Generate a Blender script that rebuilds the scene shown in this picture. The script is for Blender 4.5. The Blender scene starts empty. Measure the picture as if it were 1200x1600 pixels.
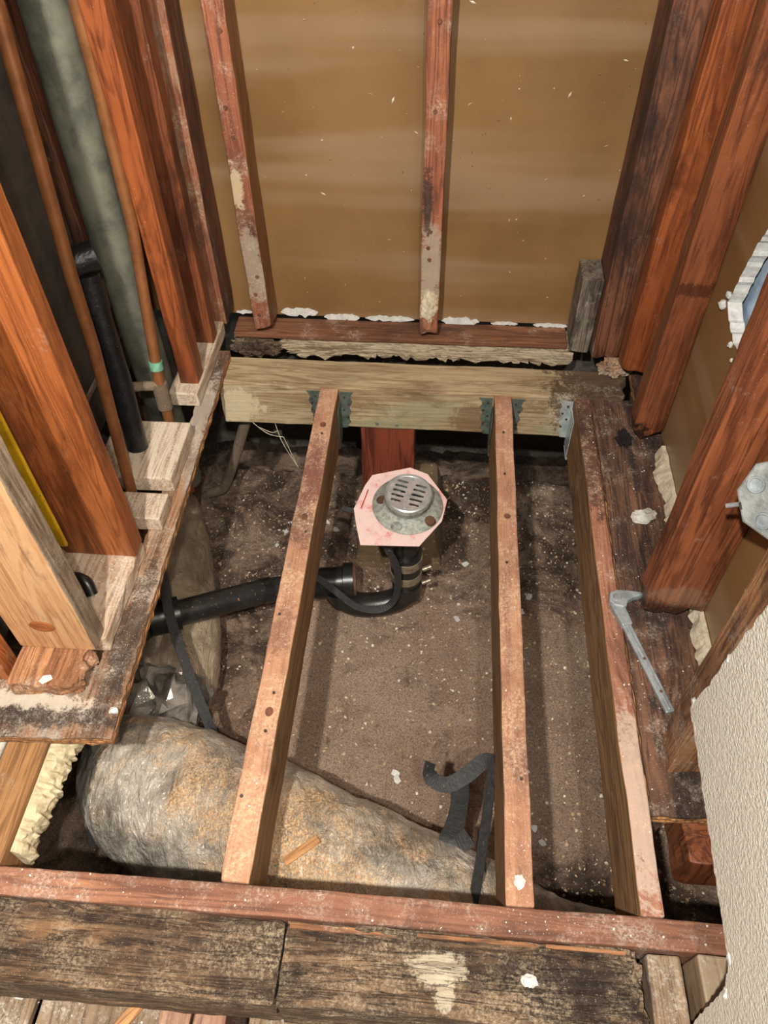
import bpy, bmesh, math, random
from mathutils import Vector, Matrix, noise

random.seed(7)
S = bpy.context.scene
C = S.collection

# ---------------------------------------------------------------- camera
cam_d = bpy.data.cameras.new('camera'); cam = bpy.data.objects.new('camera', cam_d); C.objects.link(cam)
cam_d.sensor_fit = 'VERTICAL'; cam_d.sensor_height = 36.0; cam_d.lens = 1207.0 / 1600.0 * 36.0
cam_d.clip_start = 0.02
right = Vector((0.997, 0.079, -0.013)); down = Vector((0.051, -0.753, -0.656)); fwd = Vector((-0.061, 0.654, -0.754))
fwd.normalize(); right = (right - right.dot(fwd) * fwd).normalized(); down = fwd.cross(right)
M3 = Matrix((right, -down, -fwd)).transposed()
cam.matrix_world = Matrix.Translation((0, 0, 1.204)) @ M3.to_4x4()
S.camera = cam

# ---------------------------------------------------------------- light
S.view_settings.view_transform = 'Standard'; S.view_settings.look = 'None'
S.view_settings.gamma = 1.0; S.view_settings.use_curve_mapping = False
S.view_settings.exposure = 0.0
W = bpy.data.worlds.new('room_light'); S.world = W; W.use_nodes = True
W.node_tree.nodes['Background'].inputs[0].default_value = (0.98, 0.95, 0.9, 1)
W.node_tree.nodes['Background'].inputs[1].default_value = 0.105

def bulb(name, loc, power, r):
    d = bpy.data.lights.new(name, 'POINT'); d.energy = power; d.shadow_soft_size = r; d.color = (1.0, 0.94, 0.86)
    o = bpy.data.objects.new(name, d); C.objects.link(o); o.location = loc
bulb('ceiling_bulb', (-0.28, -0.32, 1.88), 195, 0.025)
bulb('ceiling_bulb', (0.15, -0.34, 1.88), 75, 0.025)

# ---------------------------------------------------------------- node helper
def lin(h):
    if isinstance(h, tuple): c = [v / 255 for v in h]
    else: c = [int(h[i:i + 2], 16) / 255 for i in (0, 2, 4)]
    return tuple(v / 12.92 if v <= 0.04045 else ((v + 0.055) / 1.055) ** 2.4 for v in c) + (1,)

class NT:
    def __init__(s, name):
        s.m = bpy.data.materials.new(name); s.m.use_nodes = True
        s.t = s.m.node_tree; s.b = s.t.nodes['Principled BSDF']
        s.tc = s.t.nodes.new('ShaderNodeTexCoord'); oi = s.t.nodes.new('ShaderNodeObjectInfo')
        k = s.t.nodes.new('ShaderNodeMath'); k.operation = 'MULTIPLY'; k.inputs[1].default_value = 17.0
        s.t.links.new(oi.outputs['Random'], k.inputs[0])
        a = s.t.nodes.new('ShaderNodeVectorMath'); a.operation = 'ADD'
        s.t.links.new(s.tc.outputs['Object'], a.inputs[0]); s.t.links.new(k.outputs[0], a.inputs[1])
        s.co = a.outputs[0]; s.rand = oi.outputs['Random']
    def put(s, sock, v):
        if isinstance(v, bpy.types.NodeSocket): s.t.links.new(v, sock)
        elif v is not None: sock.default_value = v
    def stretch(s, sc, co=None):
        n = s.t.nodes.new('ShaderNodeVectorMath'); n.operation = 'MULTIPLY'
        s.put(n.inputs[0], co or s.co); n.inputs[1].default_value = sc; return n.outputs[0]
    def noise(s, scale, detail=4, rough=0.55, dist=0.0, co=None):
        n = s.t.nodes.new('ShaderNodeTexNoise'); s.put(n.inputs['Vector'], co or s.co)
        n.inputs['Scale'].default_value = scale; n.inputs['Detail'].default_value = detail
        n.inputs['Roughness'].default_value = rough; n.inputs['Distortion'].default_value = dist
        return n.outputs['Fac']
    def voro(s, scale, co=None, feat='F1', out='Distance', rnd=1.0):
        n = s.t.nodes.new('ShaderNodeTexVoronoi'); n.feature = feat; s.put(n.inputs['Vector'], co or s.co)
        n.inputs['Scale'].default_value = scale; n.inputs['Randomness'].default_value = rnd
        return n.outputs[out]
    def ramp(s, fac, lo, hi, a=0.0, b=1.0):
        n = s.t.nodes.new('ShaderNodeMapRange'); n.interpolation_type = 'SMOOTHSTEP'
        s.put(n.inputs[0], fac); n.inputs[1].default_value = lo; n.inputs[2].default_value = hi
        n.inputs[3].default_value = a; n.inputs[4].default_value = b; return n.outputs[0]
    def mix(s, fac, a, b, mode='MIX'):
        n = s.t.nodes.new('ShaderNodeMix'); n.data_type = 'RGBA'; n.blend_type = mode
        s.put(n.inputs[0], fac); s.put(n.inputs[6], a); s.put(n.inputs[7], b); return n.outputs[2]
    def math(s, op, a, b=None):
        n = s.t.nodes.new('ShaderNodeMath'); n.operation = op; s.put(n.inputs[0], a)
        if b is not None: s.put(n.inputs[1], b)
        return n.outputs[0]
    def bump(s, h, strength, dist, prev=None):
        n = s.t.nodes.new('ShaderNodeBump'); s.put(n.inputs['Height'], h)
        n.inputs['Strength'].default_value = strength; n.inputs['Distance'].default_value = dist
        if prev is not None: s.put(n.inputs['Normal'], prev)
        return n.outputs['Normal']
    def done(s, col, rough=0.7, metal=0.0, normal=None, **kw):
        s.put(s.b.inputs['Base Color'], col); s.put(s.b.inputs['Roughness'], rough); s.put(s.b.inputs['Metallic'], metal)
        if normal is not None: s.put(s.b.inputs['Normal'], normal)
        for k, v in kw.items(): s.put(s.b.inputs[k], v)
        return s.m

AX = {'x': (0.06, 1, 1), 'y': (1, 0.06, 1), 'z': (1, 1, 0.06)}
def wood(name, axis, light, dark, stain='2a1a12', stain_amt=0.35, dust='d8cdbd', dust_amt=0.3, rough=0.6, bump=0.35, crack=0.0, patch=None, patch_amt=0.0, smears=(), gc=1.0):
    n = NT(name); A_ = AX[axis]; c = n.stretch(A_); half = n.stretch(tuple(v ** .4 for v in A_))
    grain = n.noise(120, 6, 0.65, 0.6, co=c)
    streak = n.noise(24, 4, 0.6, 1.0, co=c)
    band = n.noise(13, 2, 0.5, 1.5, co=c)
    w = n.t.nodes.new('ShaderNodeMath'); w.operation = 'SINE'
    n.put(w.inputs[0], n.math('MULTIPLY', band, 85.0))
    ring = n.ramp(w.outputs[0], -0.3, 1.0)
    big = n.noise(3.0, 4, 0.6, co=half)
    g = n.math('ADD', n.math('MULTIPLY', grain, 0.45), n.math('ADD', n.math('MULTIPLY', streak, 0.42), n.math('MULTIPLY', ring, 0.12)))
    col = n.mix(n.ramp(g, 0.38, 0.60, .5 - .5 * gc, .5 + .5 * gc), lin(light), lin(dark))
    col = n.mix(n.ramp(big, 0.38, 0.7, 0.0, 0.6), col, lin(dark))
    col = n.mix(n.ramp(grain, 0.54, 0.68, 0.0, 0.55 * gc), col, lin(stain))
    if patch:
        pm = n.ramp(n.noise(7, 7, 0.7, 0.5, co=half), 0.62 - 0.3 * patch_amt, 0.72 - 0.25 * patch_amt)
        col = n.mix(n.math('MULTIPLY', pm, 0.8), col, lin(patch))
    st = n.ramp(n.noise(6.5, 8, 0.72, 0.5, co=half), 0.63 - 0.32 * stain_amt, 0.80 - 0.3 * stain_amt)
    col = n.mix(n.math('MULTIPLY', st, 0.85), col, lin(stain))
    for (c0, rad, sc, amt) in smears:     # stains and smears with a place and shape of their own
        v1 = n.t.nodes.new('ShaderNodeVectorMath'); v1.operation = 'SUBTRACT'; n.put(v1.inputs[0], n.tc.outputs['Object']); v1.inputs[1].default_value = c0
        v2 = n.t.nodes.new('ShaderNodeVectorMath'); v2.operation = 'DIVIDE'; n.put(v2.inputs[0], v1.outputs[0]); v2.inputs[1].default_value = rad
        v3 = n.t.nodes.new('ShaderNodeVectorMath'); v3.operation = 'LENGTH'; n.put(v3.inputs[0], v2.outputs[0])
        dd = n.math('ADD', v3.outputs['Value'], n.math('MULTIPLY', n.math('SUBTRACT', n.noise(26, 7, .72, .6), .5), 2.6))
        dd = n.math('ADD', dd, n.math('MULTIPLY', n.math('SUBTRACT', n.noise(160, 6, .8), .5), 1.8))
        col = n.mix(n.ramp(dd, .75, 1.15, amt, 0.0), col, lin(sc))
    sp = n.ramp(n.noise(420, 3, 0.6), 0.70 - 0.12 * dust_amt, 0.75 - 0.11 * dust_amt)
    ptch = n.ramp(n.noise(11, 8, 0.75), 0.62 - 0.3 * dust_amt, 0.80 - 0.28 * dust_amt)
    fine = n.ramp(n.noise(200, 6, 0.8), 0.40, 0.66)
    d = n.math('MAXIMUM', n.math('MULTIPLY', sp, 0.6), n.math('MULTIPLY', n.math('MULTIPLY', ptch, fine), 0.8))
    col = n.mix(d, col, lin(dust))
    nm = n.bump(g, bump, 0.004)
    nm = n.bump(n.noise(120, 5, 0.75), bump * 0.7, 0.003, nm)
    if crack:
        ck = n.noise(30, 6, 0.7, 2.0, co=c)
        ckm = n.ramp(n.math('ABSOLUTE', n.math('SUBTRACT', ck, 0.5)), 0.0, 0.022)
        col = n.mix(n.math('MULTIPLY', n.math('SUBTRACT', 1.0, ckm), crack), col, lin('1c120c'))
        nm = n.bump(ckm, 0.8 * crack, 0.006, nm)
    r = n.ramp(d, 0, 1, rough, 0.95)
    return n.done(col, r, 0.0, nm)

def grit(name, a, b, c_spec, scale, spec=0.3, rough=0.95, dark=None, dark_amt=0.4, bump=0.8):
    n = NT(name)
    col = n.mix(n.ramp(n.noise(3.2, 6, 0.65), 0.35, 0.68), lin(a), lin(b))
    col = n.mix(n.ramp(n.noise(scale, 4, 0.75), 0.3, 0.75, 0, 0.7), col, lin(b))
    if dark:
        col = n.mix(n.ramp(n.noise(2.4, 8, 0.72, 0.6), 0.7 - 0.36 * dark_amt, 0.84 - 0.3 * dark_amt, 0, 0.85), col, lin(dark))
    s = n.ramp(n.noise(scale * 2.2, 2, 0.5), 0.70 - 0.15 * spec, 0.74 - 0.14 * spec)
    col = n.mix(n.math('MULTIPLY', s, 0.8), col, lin(c_spec))
    nm = n.bump(n.noise(scale, 6, 0.8), bump, 0.01)
    return n.done(col, rough, 0.0, nm)

def metal(name, a, b, rough=0.45, m=0.8, scale=60, bump=0.15, dirt=None, dirt_amt=0.3):
    n = NT(name)
    col = n.mix(n.ramp(n.noise(scale, 5, 0.7), 0.35, 0.7), lin(a), lin(b))
    mt = m
    if dirt:
        d = n.ramp(n.noise(scale * 0.35, 6, 0.75), 0.68 - 0.3 * dirt_amt, 0.76 - 0.28 * dirt_amt)
        col = n.mix(d, col, lin(dirt)); mt = n.ramp(d, 0, 1, m, 0.0)
    return n.done(col, rough, mt, n.bump(n.noise(scale * 2, 4, 0.7), bump, 0.003))

def plain(name, a, b, rough=0.6, scale=40, bump=0.2, metal=0.0, spec=None, spec_amt=0.3, **kw):
    n = NT(name)
    col = n.mix(n.ramp(n.noise(scale, 5, 0.7), 0.35, 0.7), lin(a), lin(b))
    if spec:
        col = n.mix(n.ramp(n.noise(170, 3, 0.6), 0.72 - 0.2 * spec_amt, 0.78 - 0.18 * spec_amt), col, lin(spec))
    return n.done(col, rough, metal, n.bump(n.noise(scale * 1.5, 5, 0.7), bump, 0.004), **kw)

# ---------------------------------------------------------------- object helpers
def obj(name, bm, mat, parent=None, loc=(0, 0, 0), smooth=False, bevel=0.0, seg=2, recalc=True):
    if recalc: bmesh.ops.recalc_face_normals(bm, faces=bm.faces)
    me = bpy.data.meshes.new(name); bm.to_mesh(me); bm.free()
    for m in (mat if isinstance(mat, (list, tuple)) else [mat]): me.materials.append(m)
    if smooth:
        for p in me.polygons: p.use_smooth = True
        me.set_sharp_from_angle(angle=math.radians(48))
    o = bpy.data.objects.new(name, me); C.objects.link(o); o.location = loc
    if parent is not None: o.parent = parent
    if bevel:
        b = o.modifiers.new('bevel', 'BEVEL'); b.width = bevel; b.segments = seg; b.limit_method = 'ANGLE'; b.angle_limit = math.radians(50)
    return o

def tag(o, label, cat, group=None):
    o['label'] = label; o['category'] = cat
    if group: o['group'] = group
    return o
def struct(o, label, cat=None):
    o['kind'] = 'structure'; o['label'] = label; o['category'] = cat or 'structure'; return o
def empty(name, loc=(0, 0, 0)):
    o = bpy.data.objects.new(name, None); C.objects.link(o); o.location = loc; o.empty_display_size = 0.05; return o

def gridbox(sx, sy, sz, res):
    """surface of a box [-sx/2,sx/2]x[-sy/2,sy/2]x[0,sz] cut into a grid"""
    bm = bmesh.new()
    n = [max(1, min(90, round(s / res))) for s in (sx, sy, sz)]
    vs = {}
    def v(i, j, k):
        if (i, j, k) not in vs:
            vs[i, j, k] = bm.verts.new((sx * (i / n[0] - .5), sy * (j / n[1] - .5), sz * k / n[2]))
        return vs[i, j, k]
    for a, b, c in ((0, 1, 2), (1, 2, 0), (2, 0, 1)):
        for side in (0, n[c]):
            for i in range(n[a]):
                for j in range(n[b]):
                    q = []
                    for di, dj in ((0, 0), (1, 0), (1, 1), (0, 1)):
                        t = [0, 0, 0]; t[a] = i + di; t[b] = j + dj; t[c] = side; q.append(v(*t))
                    if side == 0: q.reverse()
                    bm.faces.new(q)
    return bm

def board(name, x, y, z, mat, parent=None, res=0.02, amp=0.0015, freq=9.0, bevel=0.003, rot=None, seed=None, shape=None, side=None, fib=0.0):
    """timber: slightly uneven box; rot = list of (axis, 'lo'|'hi', reach, amount) eats an end away"""
    sx, sy, sz = x[1] - x[0], y[1] - y[0], z[1] - z[0]
    cx, cy = (x[0] + x[1]) / 2, (y[0] + y[1]) / 2
    bm = gridbox(sx, sy, sz, res)
    so = Vector((random.random() * 40, random.random() * 40, random.random() * 40)) if seed is None else Vector((seed, seed * 2.3, seed * .7))
    lo = (-sx / 2, -sy / 2, 0); hi = (sx / 2, sy / 2, sz)
    for v in bm.verts:
        p = v.co.copy()
        d = noise.noise_vector(p * freq + so) * amp + noise.noise_vector(p * freq * 5 + so) * amp * 0.5
        v.co += d
        if fib: v.co.z += fib * (noise.noise(Vector((p.x * 7, p.y * 75, p.z * 75)) + so) + .7 * noise.noise(Vector((p.x * 22, p.y * 150, p.z * 90)) + so)); v.co.y += fib * .8 * noise.noise(Vector((p.x * 9, p.z * 60, 3)) + so)
        for r in rot or ():
            a = 'xyz'.index(r[0])
            t = (p[a] - lo[a]) if r[1] == 'lo' else (hi[a] - p[a])
            if t < r[2]:
                k = (1 - t / r[2]) ** 1.2
                q = Vector(p); q[a] = 0
                e = (0.55 + 0.9 * noise.noise(q * 38 + so) + 0.5 * noise.noise(q * 110 + so)) * r[3] * k
                v.co[a] += e if r[1] == 'lo' else -e
                for b in range(3):
                    if b != a:
                        mid = (lo[b] + hi[b]) / 2
                        v.co[b] += (mid - v.co[b]) * 0.12 * k * abs(noise.noise(p * 45 + so) * 2)
        if shape: v.co = shape(p, v.co)
    if side:
        a = 'xyz'.index(side[0]); bm.normal_update()
        for f in bm.faces:
            if abs(f.normal[a]) > .6: f.material_index = 1
        mat = [mat, side[1]]
    return obj(name, bm, mat, parent, (cx, cy, z[0]), bevel=bevel)

def prism(poly, z0, z1):
    bm = bmesh.new()
    a = [bm.verts.new((px, py, z0)) for px, py in poly]; b = [bm.verts.new((px, py, z1)) for px, py in poly]
    n = len(poly)
    bm.faces.new(a[::-1]); bm.faces.new(b)
    for i in range(n): bm.faces.new((a[i], a[(i + 1) % n], b[(i + 1) % n], b[i]))
    return bm

def jag(p, q, step, amp, seed=0):
    """points from p to q with a ragged offset (excluding q)"""
    p, q = Vector(p), Vector(q); L = (q - p).length; n = max(1, int(L / step)); t = (q - p).normalized(); nn = Vector((-t.y, t.x))
    out = []
    for i in range(n):
        s = p + (q - p) * (i / n)
        k = amp * (noise.noise(Vector((s.x * 60, s.y * 60, seed))) + .6 * noise.noise(Vector((s.x * 210, s.y * 210, seed)))) if i else 0
        out.append(tuple(s + nn * k))
    return out
def ragged(poly, step=0.006, amp=0.004, seed=0):
    r = []
    for i in range(len(poly)): r += jag(poly[i], poly[(i + 1) % len(poly)], step, amp, seed)
    return r

def spline(pts, n=8):
    """Catmull-Rom through tuples (any length)"""
    P = [pts[0]] + list(pts) + [pts[-1]]; out = []
    for i in range(1, len(P) - 2):
        for k in range(n):
            t = k / n
            out.append(tuple(0.5 * (2 * b + (c - a) * t + (2 * a - 5 * b + 4 * c - d) * t * t + (3 * b - a - 3 * c + d) * t ** 3) for a, b, c, d in zip(P[i - 1], P[i], P[i + 1], P[i + 2])))
    out.append(tuple(pts[-1])); return out

def tube(path, r, seg=20, cap=True, disp=None, bm=None):
    """path points (x,y,z) or (x,y,z,r)"""
    bm = bm or bmesh.new()
    P = [Vector(p[:3]) for p in path]; R = [p[3] if len(p) > 3 else r for p in path]
    rings = []; up = None
    for i, p in enumerate(P):
        t = (P[min(i + 1, len(P) - 1)] - P[max(i - 1, 0)]).normalized()
        if up is None: up = Vector((0, 0, 1)) if abs(t.z) < .9 else Vector((0, 1, 0))
        u = (up - up.dot(t) * t).normalized(); up = u; w = t.cross(u)
        ring = []
        for k in range(seg):
            a = 2 * math.pi * k / seg; d = u * math.cos(a) + w * math.sin(a)
            rr = R[i] + (disp(p + d * R[i], i / len(P), a) if disp else 0)
            ring.append(bm.verts.new(p + d * rr))
        rings.append(ring)
    for i in range(len(rings) - 1):
        for k in range(seg):
            bm.faces.new((rings[i][k], rings[i][(k + 1) % seg], rings[i + 1][(k + 1) % seg], rings[i + 1][k]))
    if cap:
        bm.faces.new(rings[0][::-1]); bm.faces.new(rings[-1])
    return bm

def lathe(prof, seg=40, axis_loc=(0, 0, 0)):
    bm = bmesh.new(); rings = []
    for r, z in prof:
        rings.append([bm.verts.new((axis_loc[0] + r * math.cos(2 * math.pi * k / seg), axis_loc[1] + r * math.sin(2 * math.pi * k / seg), axis_loc[2] + z)) for k in range(seg)])
    for i in range(len(rings) - 1):
        for k in range(seg):
            bm.faces.new((rings[i][k], rings[i][(k + 1) % seg], rings[i + 1][(k + 1) % seg], rings[i + 1][k]))
    return bm

def ribbon(path, width, thick, normals):
    """flat strap: path points with a normal each"""
    bm = bmesh.new(); prev = None; P = [Vector(p) for p in path]
    for i, p in enumerate(P):
        t = (P[min(i + 1, len(P) - 1)] - P[max(i - 1, 0)]).normalized()
        nn = Vector(normals[i]); nn = (nn - nn.dot(t) * t).normalized(); s = t.cross(nn)
        q = [bm.verts.new(p + s * a * width / 2 + nn * b * thick / 2) for a, b in ((-1, -1), (1, -1), (1, 1), (-1, 1))]
        if prev:
            for k in range(4): bm.faces.new((prev[k], prev[(k + 1) % 4], q[(k + 1) % 4], q[k]))
        else: bm.faces.new(q)
        prev = q
    bm.faces.new(prev[::-1]); return bm

def blob(center, rad, amp, freq, sub=4, seed=0.0):
    bm = bmesh.new(); bmesh.ops.create_icosphere(bm, subdivisions=sub, radius=1)
    for v in bm.verts:
        d = v.co.normalized(); k = 1 + amp * (noise.noise(d * freq + Vector((seed, 0, 0))) + .5 * noise.noise(d * freq * 2.7 + Vector((seed, 3, 0))))
        v.co = Vector((d.x * rad[0] * k, d.y * rad[1] * k, d.z * rad[2] * k)) + Vector(center)
    return bm

# ---------------------------------------------------------------- materials
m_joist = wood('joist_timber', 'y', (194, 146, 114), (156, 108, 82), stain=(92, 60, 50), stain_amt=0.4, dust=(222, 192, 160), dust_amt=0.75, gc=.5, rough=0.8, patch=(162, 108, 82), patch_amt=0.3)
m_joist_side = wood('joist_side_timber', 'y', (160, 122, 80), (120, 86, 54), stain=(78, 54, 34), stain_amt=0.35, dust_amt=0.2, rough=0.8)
m_rim = wood('front_joist_timber', 'x', (154, 104, 78), (112, 72, 53), stain=(66, 42, 34), stain_amt=0.4, dust_amt=0.5, rough=0.75, patch=(206, 140, 88), patch_amt=0.12)
m_rot = wood('rotten_timber', 'x', (124, 97, 72), (80, 60, 45), stain=(42, 33, 27), stain_amt=0.58, dust=(188, 168, 140), dust_amt=0.65, rough=0.9, bump=1.2, crack=0.75, patch=(146, 110, 76), patch_amt=0.2)
m_treated = wood('treated_timber', 'x', (200, 182, 146), (152, 126, 92), stain=(104, 76, 48), stain_amt=0.42, dust=(226, 220, 200), dust_amt=0.22, rough=0.85, bump=0.5, patch=(160, 154, 120), patch_amt=0.3)
m_post = wood('red_post_timber', 'z', (140, 68, 44), (92, 40, 28), stain=(46, 20, 16), stain_amt=0.35, dust_amt=0.0, rough=0.6)
m_stud_o = wood('orange_stud', 'z', (184, 110, 60), (136, 74, 38), stain=(88, 44, 26), stain_amt=0.4, dust_amt=0.12, rough=0.45)
m_stud_m = wood('orange_brown_stud', 'z', (166, 92, 50), (118, 60, 32), stain=(74, 36, 22), stain_amt=0.45, dust_amt=0.15, rough=0.45)
m_stud_r = wood('red_stud', 'z', (148, 86, 52), (102, 55, 34), stain=(60, 30, 22), stain_amt=0.45, dust_amt=0.12, rough=0.45, patch=(142, 84, 50), patch_amt=0.2)
m_stud_old = wood('worn_stud', 'z', (176, 112, 80), (122, 72, 50), stain=(64, 40, 32), stain_amt=0.5, dust=(206, 194, 170), dust_amt=0.5, rough=0.75, patch=(160, 140, 116), patch_amt=0.3)
m_stud_dk = wood('dark_stud', 'z', (132, 82, 56), (84, 48, 34), stain=(38, 25, 20), stain_amt=0.6, dust=(170, 160, 140), dust_amt=0.25, rough=0.7, patch=(138, 130, 118), patch_amt=0.2)
m_split = wood('splintered_stud', 'z', (176, 128, 84), (118, 76, 50), stain=(56, 36, 28), stain_amt=0.5, dust=(200, 190, 176), dust_amt=0.5, rough=0.8, bump=0.8)
m_pine = wood('pale_pine_stud', 'z', (218, 174, 128), (184, 132, 88), stain=(120, 94, 74), stain_amt=0.4, dust_amt=0.25, rough=0.7, patch=(150, 138, 122), patch_amt=0.15)
m_joist_side_z = wood('stud_side_timber', 'z', (158, 112, 68), (118, 76, 44), stain=(78, 46, 28), stain_amt=0.35, dust_amt=0.1, rough=0.6)
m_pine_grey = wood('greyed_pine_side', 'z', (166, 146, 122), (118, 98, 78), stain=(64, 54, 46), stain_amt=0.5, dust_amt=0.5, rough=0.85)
m_plate = wood('dusty_plate', 'y', (208, 190, 168), (166, 134, 106), stain=(82, 56, 42), stain_amt=0.3, dust=(224, 214, 198), dust_amt=0.8, rough=0.85)
m_plate_rot = wood('rotten_plate', 'y', (196, 142, 98), (134, 86, 56), stain=(50, 32, 24), stain_amt=0.55, dust=(226, 216, 198), dust_amt=0.5, rough=0.85, bump=0.8, crack=0.35)
m_ply = wood('dirty_plywood', 'y', (164, 124, 90), (108, 76, 54), stain=(46, 34, 28), stain_amt=0.6, dust=(216, 204, 188), dust_amt=0.6, rough=0.85, bump=0.5, patch=(160, 152, 140), patch_amt=0.4, smears=[((-.2, .035, .02), (.25, .022, .1), (44, 36, 32), .85), ((-.25, .06, .02), (.2, .018, .1), (214, 202, 184), .7), ((-.03, .22, .02), (.022, .16, .1), (52, 42, 36), .8), ((-.04, .8, .02), (.03, .12, .1), (196, 184, 168), .6)])
m_ply_edge = wood('plywood_edge', 'y', (186, 134, 82), (130, 86, 52), stain=(66, 44, 30), stain_amt=0.3, dust_amt=0.2, rough=0.85)
m_ply_dark = wood('black_stained_plywood', 'y', (128, 90, 68), (80, 52, 40), stain=(34, 26, 24), stain_amt=0.72, dust=(206, 192, 172), dust_amt=0.42, rough=0.85, bump=0.7)
m_brownx = wood('brown_board', 'y', (168, 124, 78), (122, 84, 48), stain=(82, 54, 32), stain_amt=0.3, dust_amt=0.2, rough=0.75)
m_ledge = wood('brown_sill', 'x', (152, 102, 70), (104, 64, 42), stain=(58, 38, 28), stain_amt=0.4, dust_amt=0.3, rough=0.8)
m_log = wood('weathered_sill', 'x', (206, 188, 158), (160, 136, 106), stain=(92, 70, 52), stain_amt=0.35, dust_amt=0.3, rough=0.95, bump=1.0, crack=0.5)
m_white_board = wood('whitewashed_board', 'y', (220, 214, 204), (176, 166, 152), stain=(110, 96, 84), stain_amt=0.4, dust_amt=0.3, rough=0.85)
m_grey_board = wood('grey_smooth_board', 'y', (180, 160, 134), (146, 120, 92), stain=(96, 78, 60), stain_amt=0.2, dust_amt=0.4, rough=0.4)
m_plank = wood('dusty_floor_plank', 'y', (156, 132, 106), (116, 94, 72), stain=(76, 58, 44), stain_amt=0.3, dust=(226, 220, 208), dust_amt=0.5, rough=0.9)
m_splinter = wood('fresh_splinter', 'x', (206, 154, 102), (160, 108, 66), stain=(90, 58, 36), stain_amt=0.35, dust_amt=0.1, rough=0.8)
m_split_x = wood('splintered_edge', 'x', (172, 122, 82), (120, 80, 54), stain=(60, 40, 28), stain_amt=.5, dust_amt=.4, rough=.85)
m_dark = plain('black_rot', (28, 20, 16), (12, 9, 8), 0.95, 60, 0.8)

def panel_mat():
    n = NT('brown_fibreboard')
    col = n.mix(n.ramp(n.noise(3, 5, 0.6), 0.3, 0.7), lin((142, 108, 68)), lin((122, 90, 52)))
    bandc = n.stretch((0.1, 0.1, 1.0))
    sh = n.ramp(n.noise(7, 3, 0.5, 0.3, co=bandc), 0.5, 0.68)
    col = n.mix(n.math('MULTIPLY', sh, 0.5), col, lin((164, 138, 112)))  # pale sheen bands of the board painted into its colour
    col = n.mix(n.ramp(n.noise(130, 3, 0.6), 0.74, 0.79, 0, .6), col, lin((216, 196, 164)))
    col = n.mix(n.ramp(n.noise(75, 4, 0.6), 0.70, 0.75, 0, .6), col, lin((92, 62, 36)))
    nm = n.bump(n.noise(7, 2, 0.4, 0.2, co=bandc), 0.25, 0.01)
    nm = n.bump(n.noise(160, 4, 0.7), 0.2, 0.002, nm)
    return n.done(col, n.ramp(sh, 0, 1, 0.48, 0.36), 0.0, nm)
m_panel = panel_mat()
m_gyp = plain('white_gypsum', (232, 232, 226), (200, 200, 194), 0.9, 70, 0.6)
m_torn = plain('torn_paper_edge', (224, 214, 190), (186, 170, 140), 0.9, 60, 0.6)
m_blue = plain('blue_grey_sheet', (196, 220, 244), (140, 168, 200), 0.3, 9, 0.4)
def drywall_mat():
    n = NT('textured_drywall')
    t = n.noise(190, 3, 0.55, 0.3, co=n.stretch((1, 1, 1.3)))
    col = n.mix(n.ramp(t, 0.3, 0.7), lin((226, 222, 208)), lin((236, 233, 220)))
    return n.done(col, 0.6, 0.0, n.bump(n.ramp(t, 0.35, 0.65), 0.5, 0.0025))
m_dry = drywall_mat()
m_plaster = plain('dark_grey_plaster', (84, 74, 64), (58, 52, 46), 0.9, 12, 0.3)
m_conc = grit('grey_concrete', (112, 106, 98), (70, 64, 56), (150, 142, 130), 60, 0.2, dark=(60, 48, 38), dark_amt=0.4)
def dirt_mat():
    n = NT('brown_dirt')
    col = n.mix(n.ramp(n.noise(5, 6, 0.65), 0.35, 0.65), lin((240, 208, 182)), lin((210, 174, 148)))
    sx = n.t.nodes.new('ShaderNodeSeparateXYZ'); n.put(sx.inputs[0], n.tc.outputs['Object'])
    # damp soil, mostly far side; plate shade painted in at left; near right bay darker
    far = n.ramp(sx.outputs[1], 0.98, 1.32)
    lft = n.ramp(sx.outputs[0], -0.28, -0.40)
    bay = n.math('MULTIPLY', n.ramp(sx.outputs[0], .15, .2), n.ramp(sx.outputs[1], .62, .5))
    wet_shade = n.noise(6, 9, 0.75, 0.6)
    k = n.math('ADD', wet_shade, n.math('MULTIPLY', n.math('MAXIMUM', n.math('MAXIMUM', far, lft), bay), 0.16))
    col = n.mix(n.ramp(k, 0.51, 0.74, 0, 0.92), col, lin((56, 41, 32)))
    gr = n.noise(260, 6, 0.85)
    col = n.mix(n.ramp(gr, 0.47, 0.58, 0, 0.7), col, lin((98, 74, 58)))
    vc = n.t.nodes.new('ShaderNodeTexVoronoi'); n.put(vc.inputs['Vector'], n.co); vc.inputs['Scale'].default_value = 210
    s1 = n.t.nodes.new('ShaderNodeSeparateXYZ'); n.put(s1.inputs[0], vc.outputs['Color'])
    peb = n.math('MULTIPLY', n.ramp(vc.outputs['Distance'], .42, .3), n.ramp(s1.outputs[0], .80, .9))
    col = n.mix(n.math('MULTIPLY', peb, .8), col, lin((218, 190, 156)))
    nm = n.bump(n.noise(150, 8, 0.85), 1.0, 0.012)
    nm = n.bump(peb, .8, .004, nm)
    return n.done(col, 0.95, 0.0, nm)
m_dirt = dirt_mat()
def chip_mat():
    n = NT('mixed_debris'); g_ = n.t.nodes.new('ShaderNodeNewGeometry'); r_ = g_.outputs['Random Per Island']
    col = n.mix(n.ramp(r_, .0, .6), lin((128, 98, 72)), lin((186, 160, 124)))
    col = n.mix(n.ramp(r_, .6, 1.0), col, lin((230, 222, 202)))
    return n.done(col, .9)
m_chip = chip_mat()
m_flake = plain('white_paint_flake', (222, 222, 216), (190, 188, 180), 0.8, 30, 0.3)
m_abs = plain('black_abs_plastic', (34, 34, 34), (22, 22, 22), 0.32, 30, 0.12, spec=(150, 128, 98), spec_amt=0.25)
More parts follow.
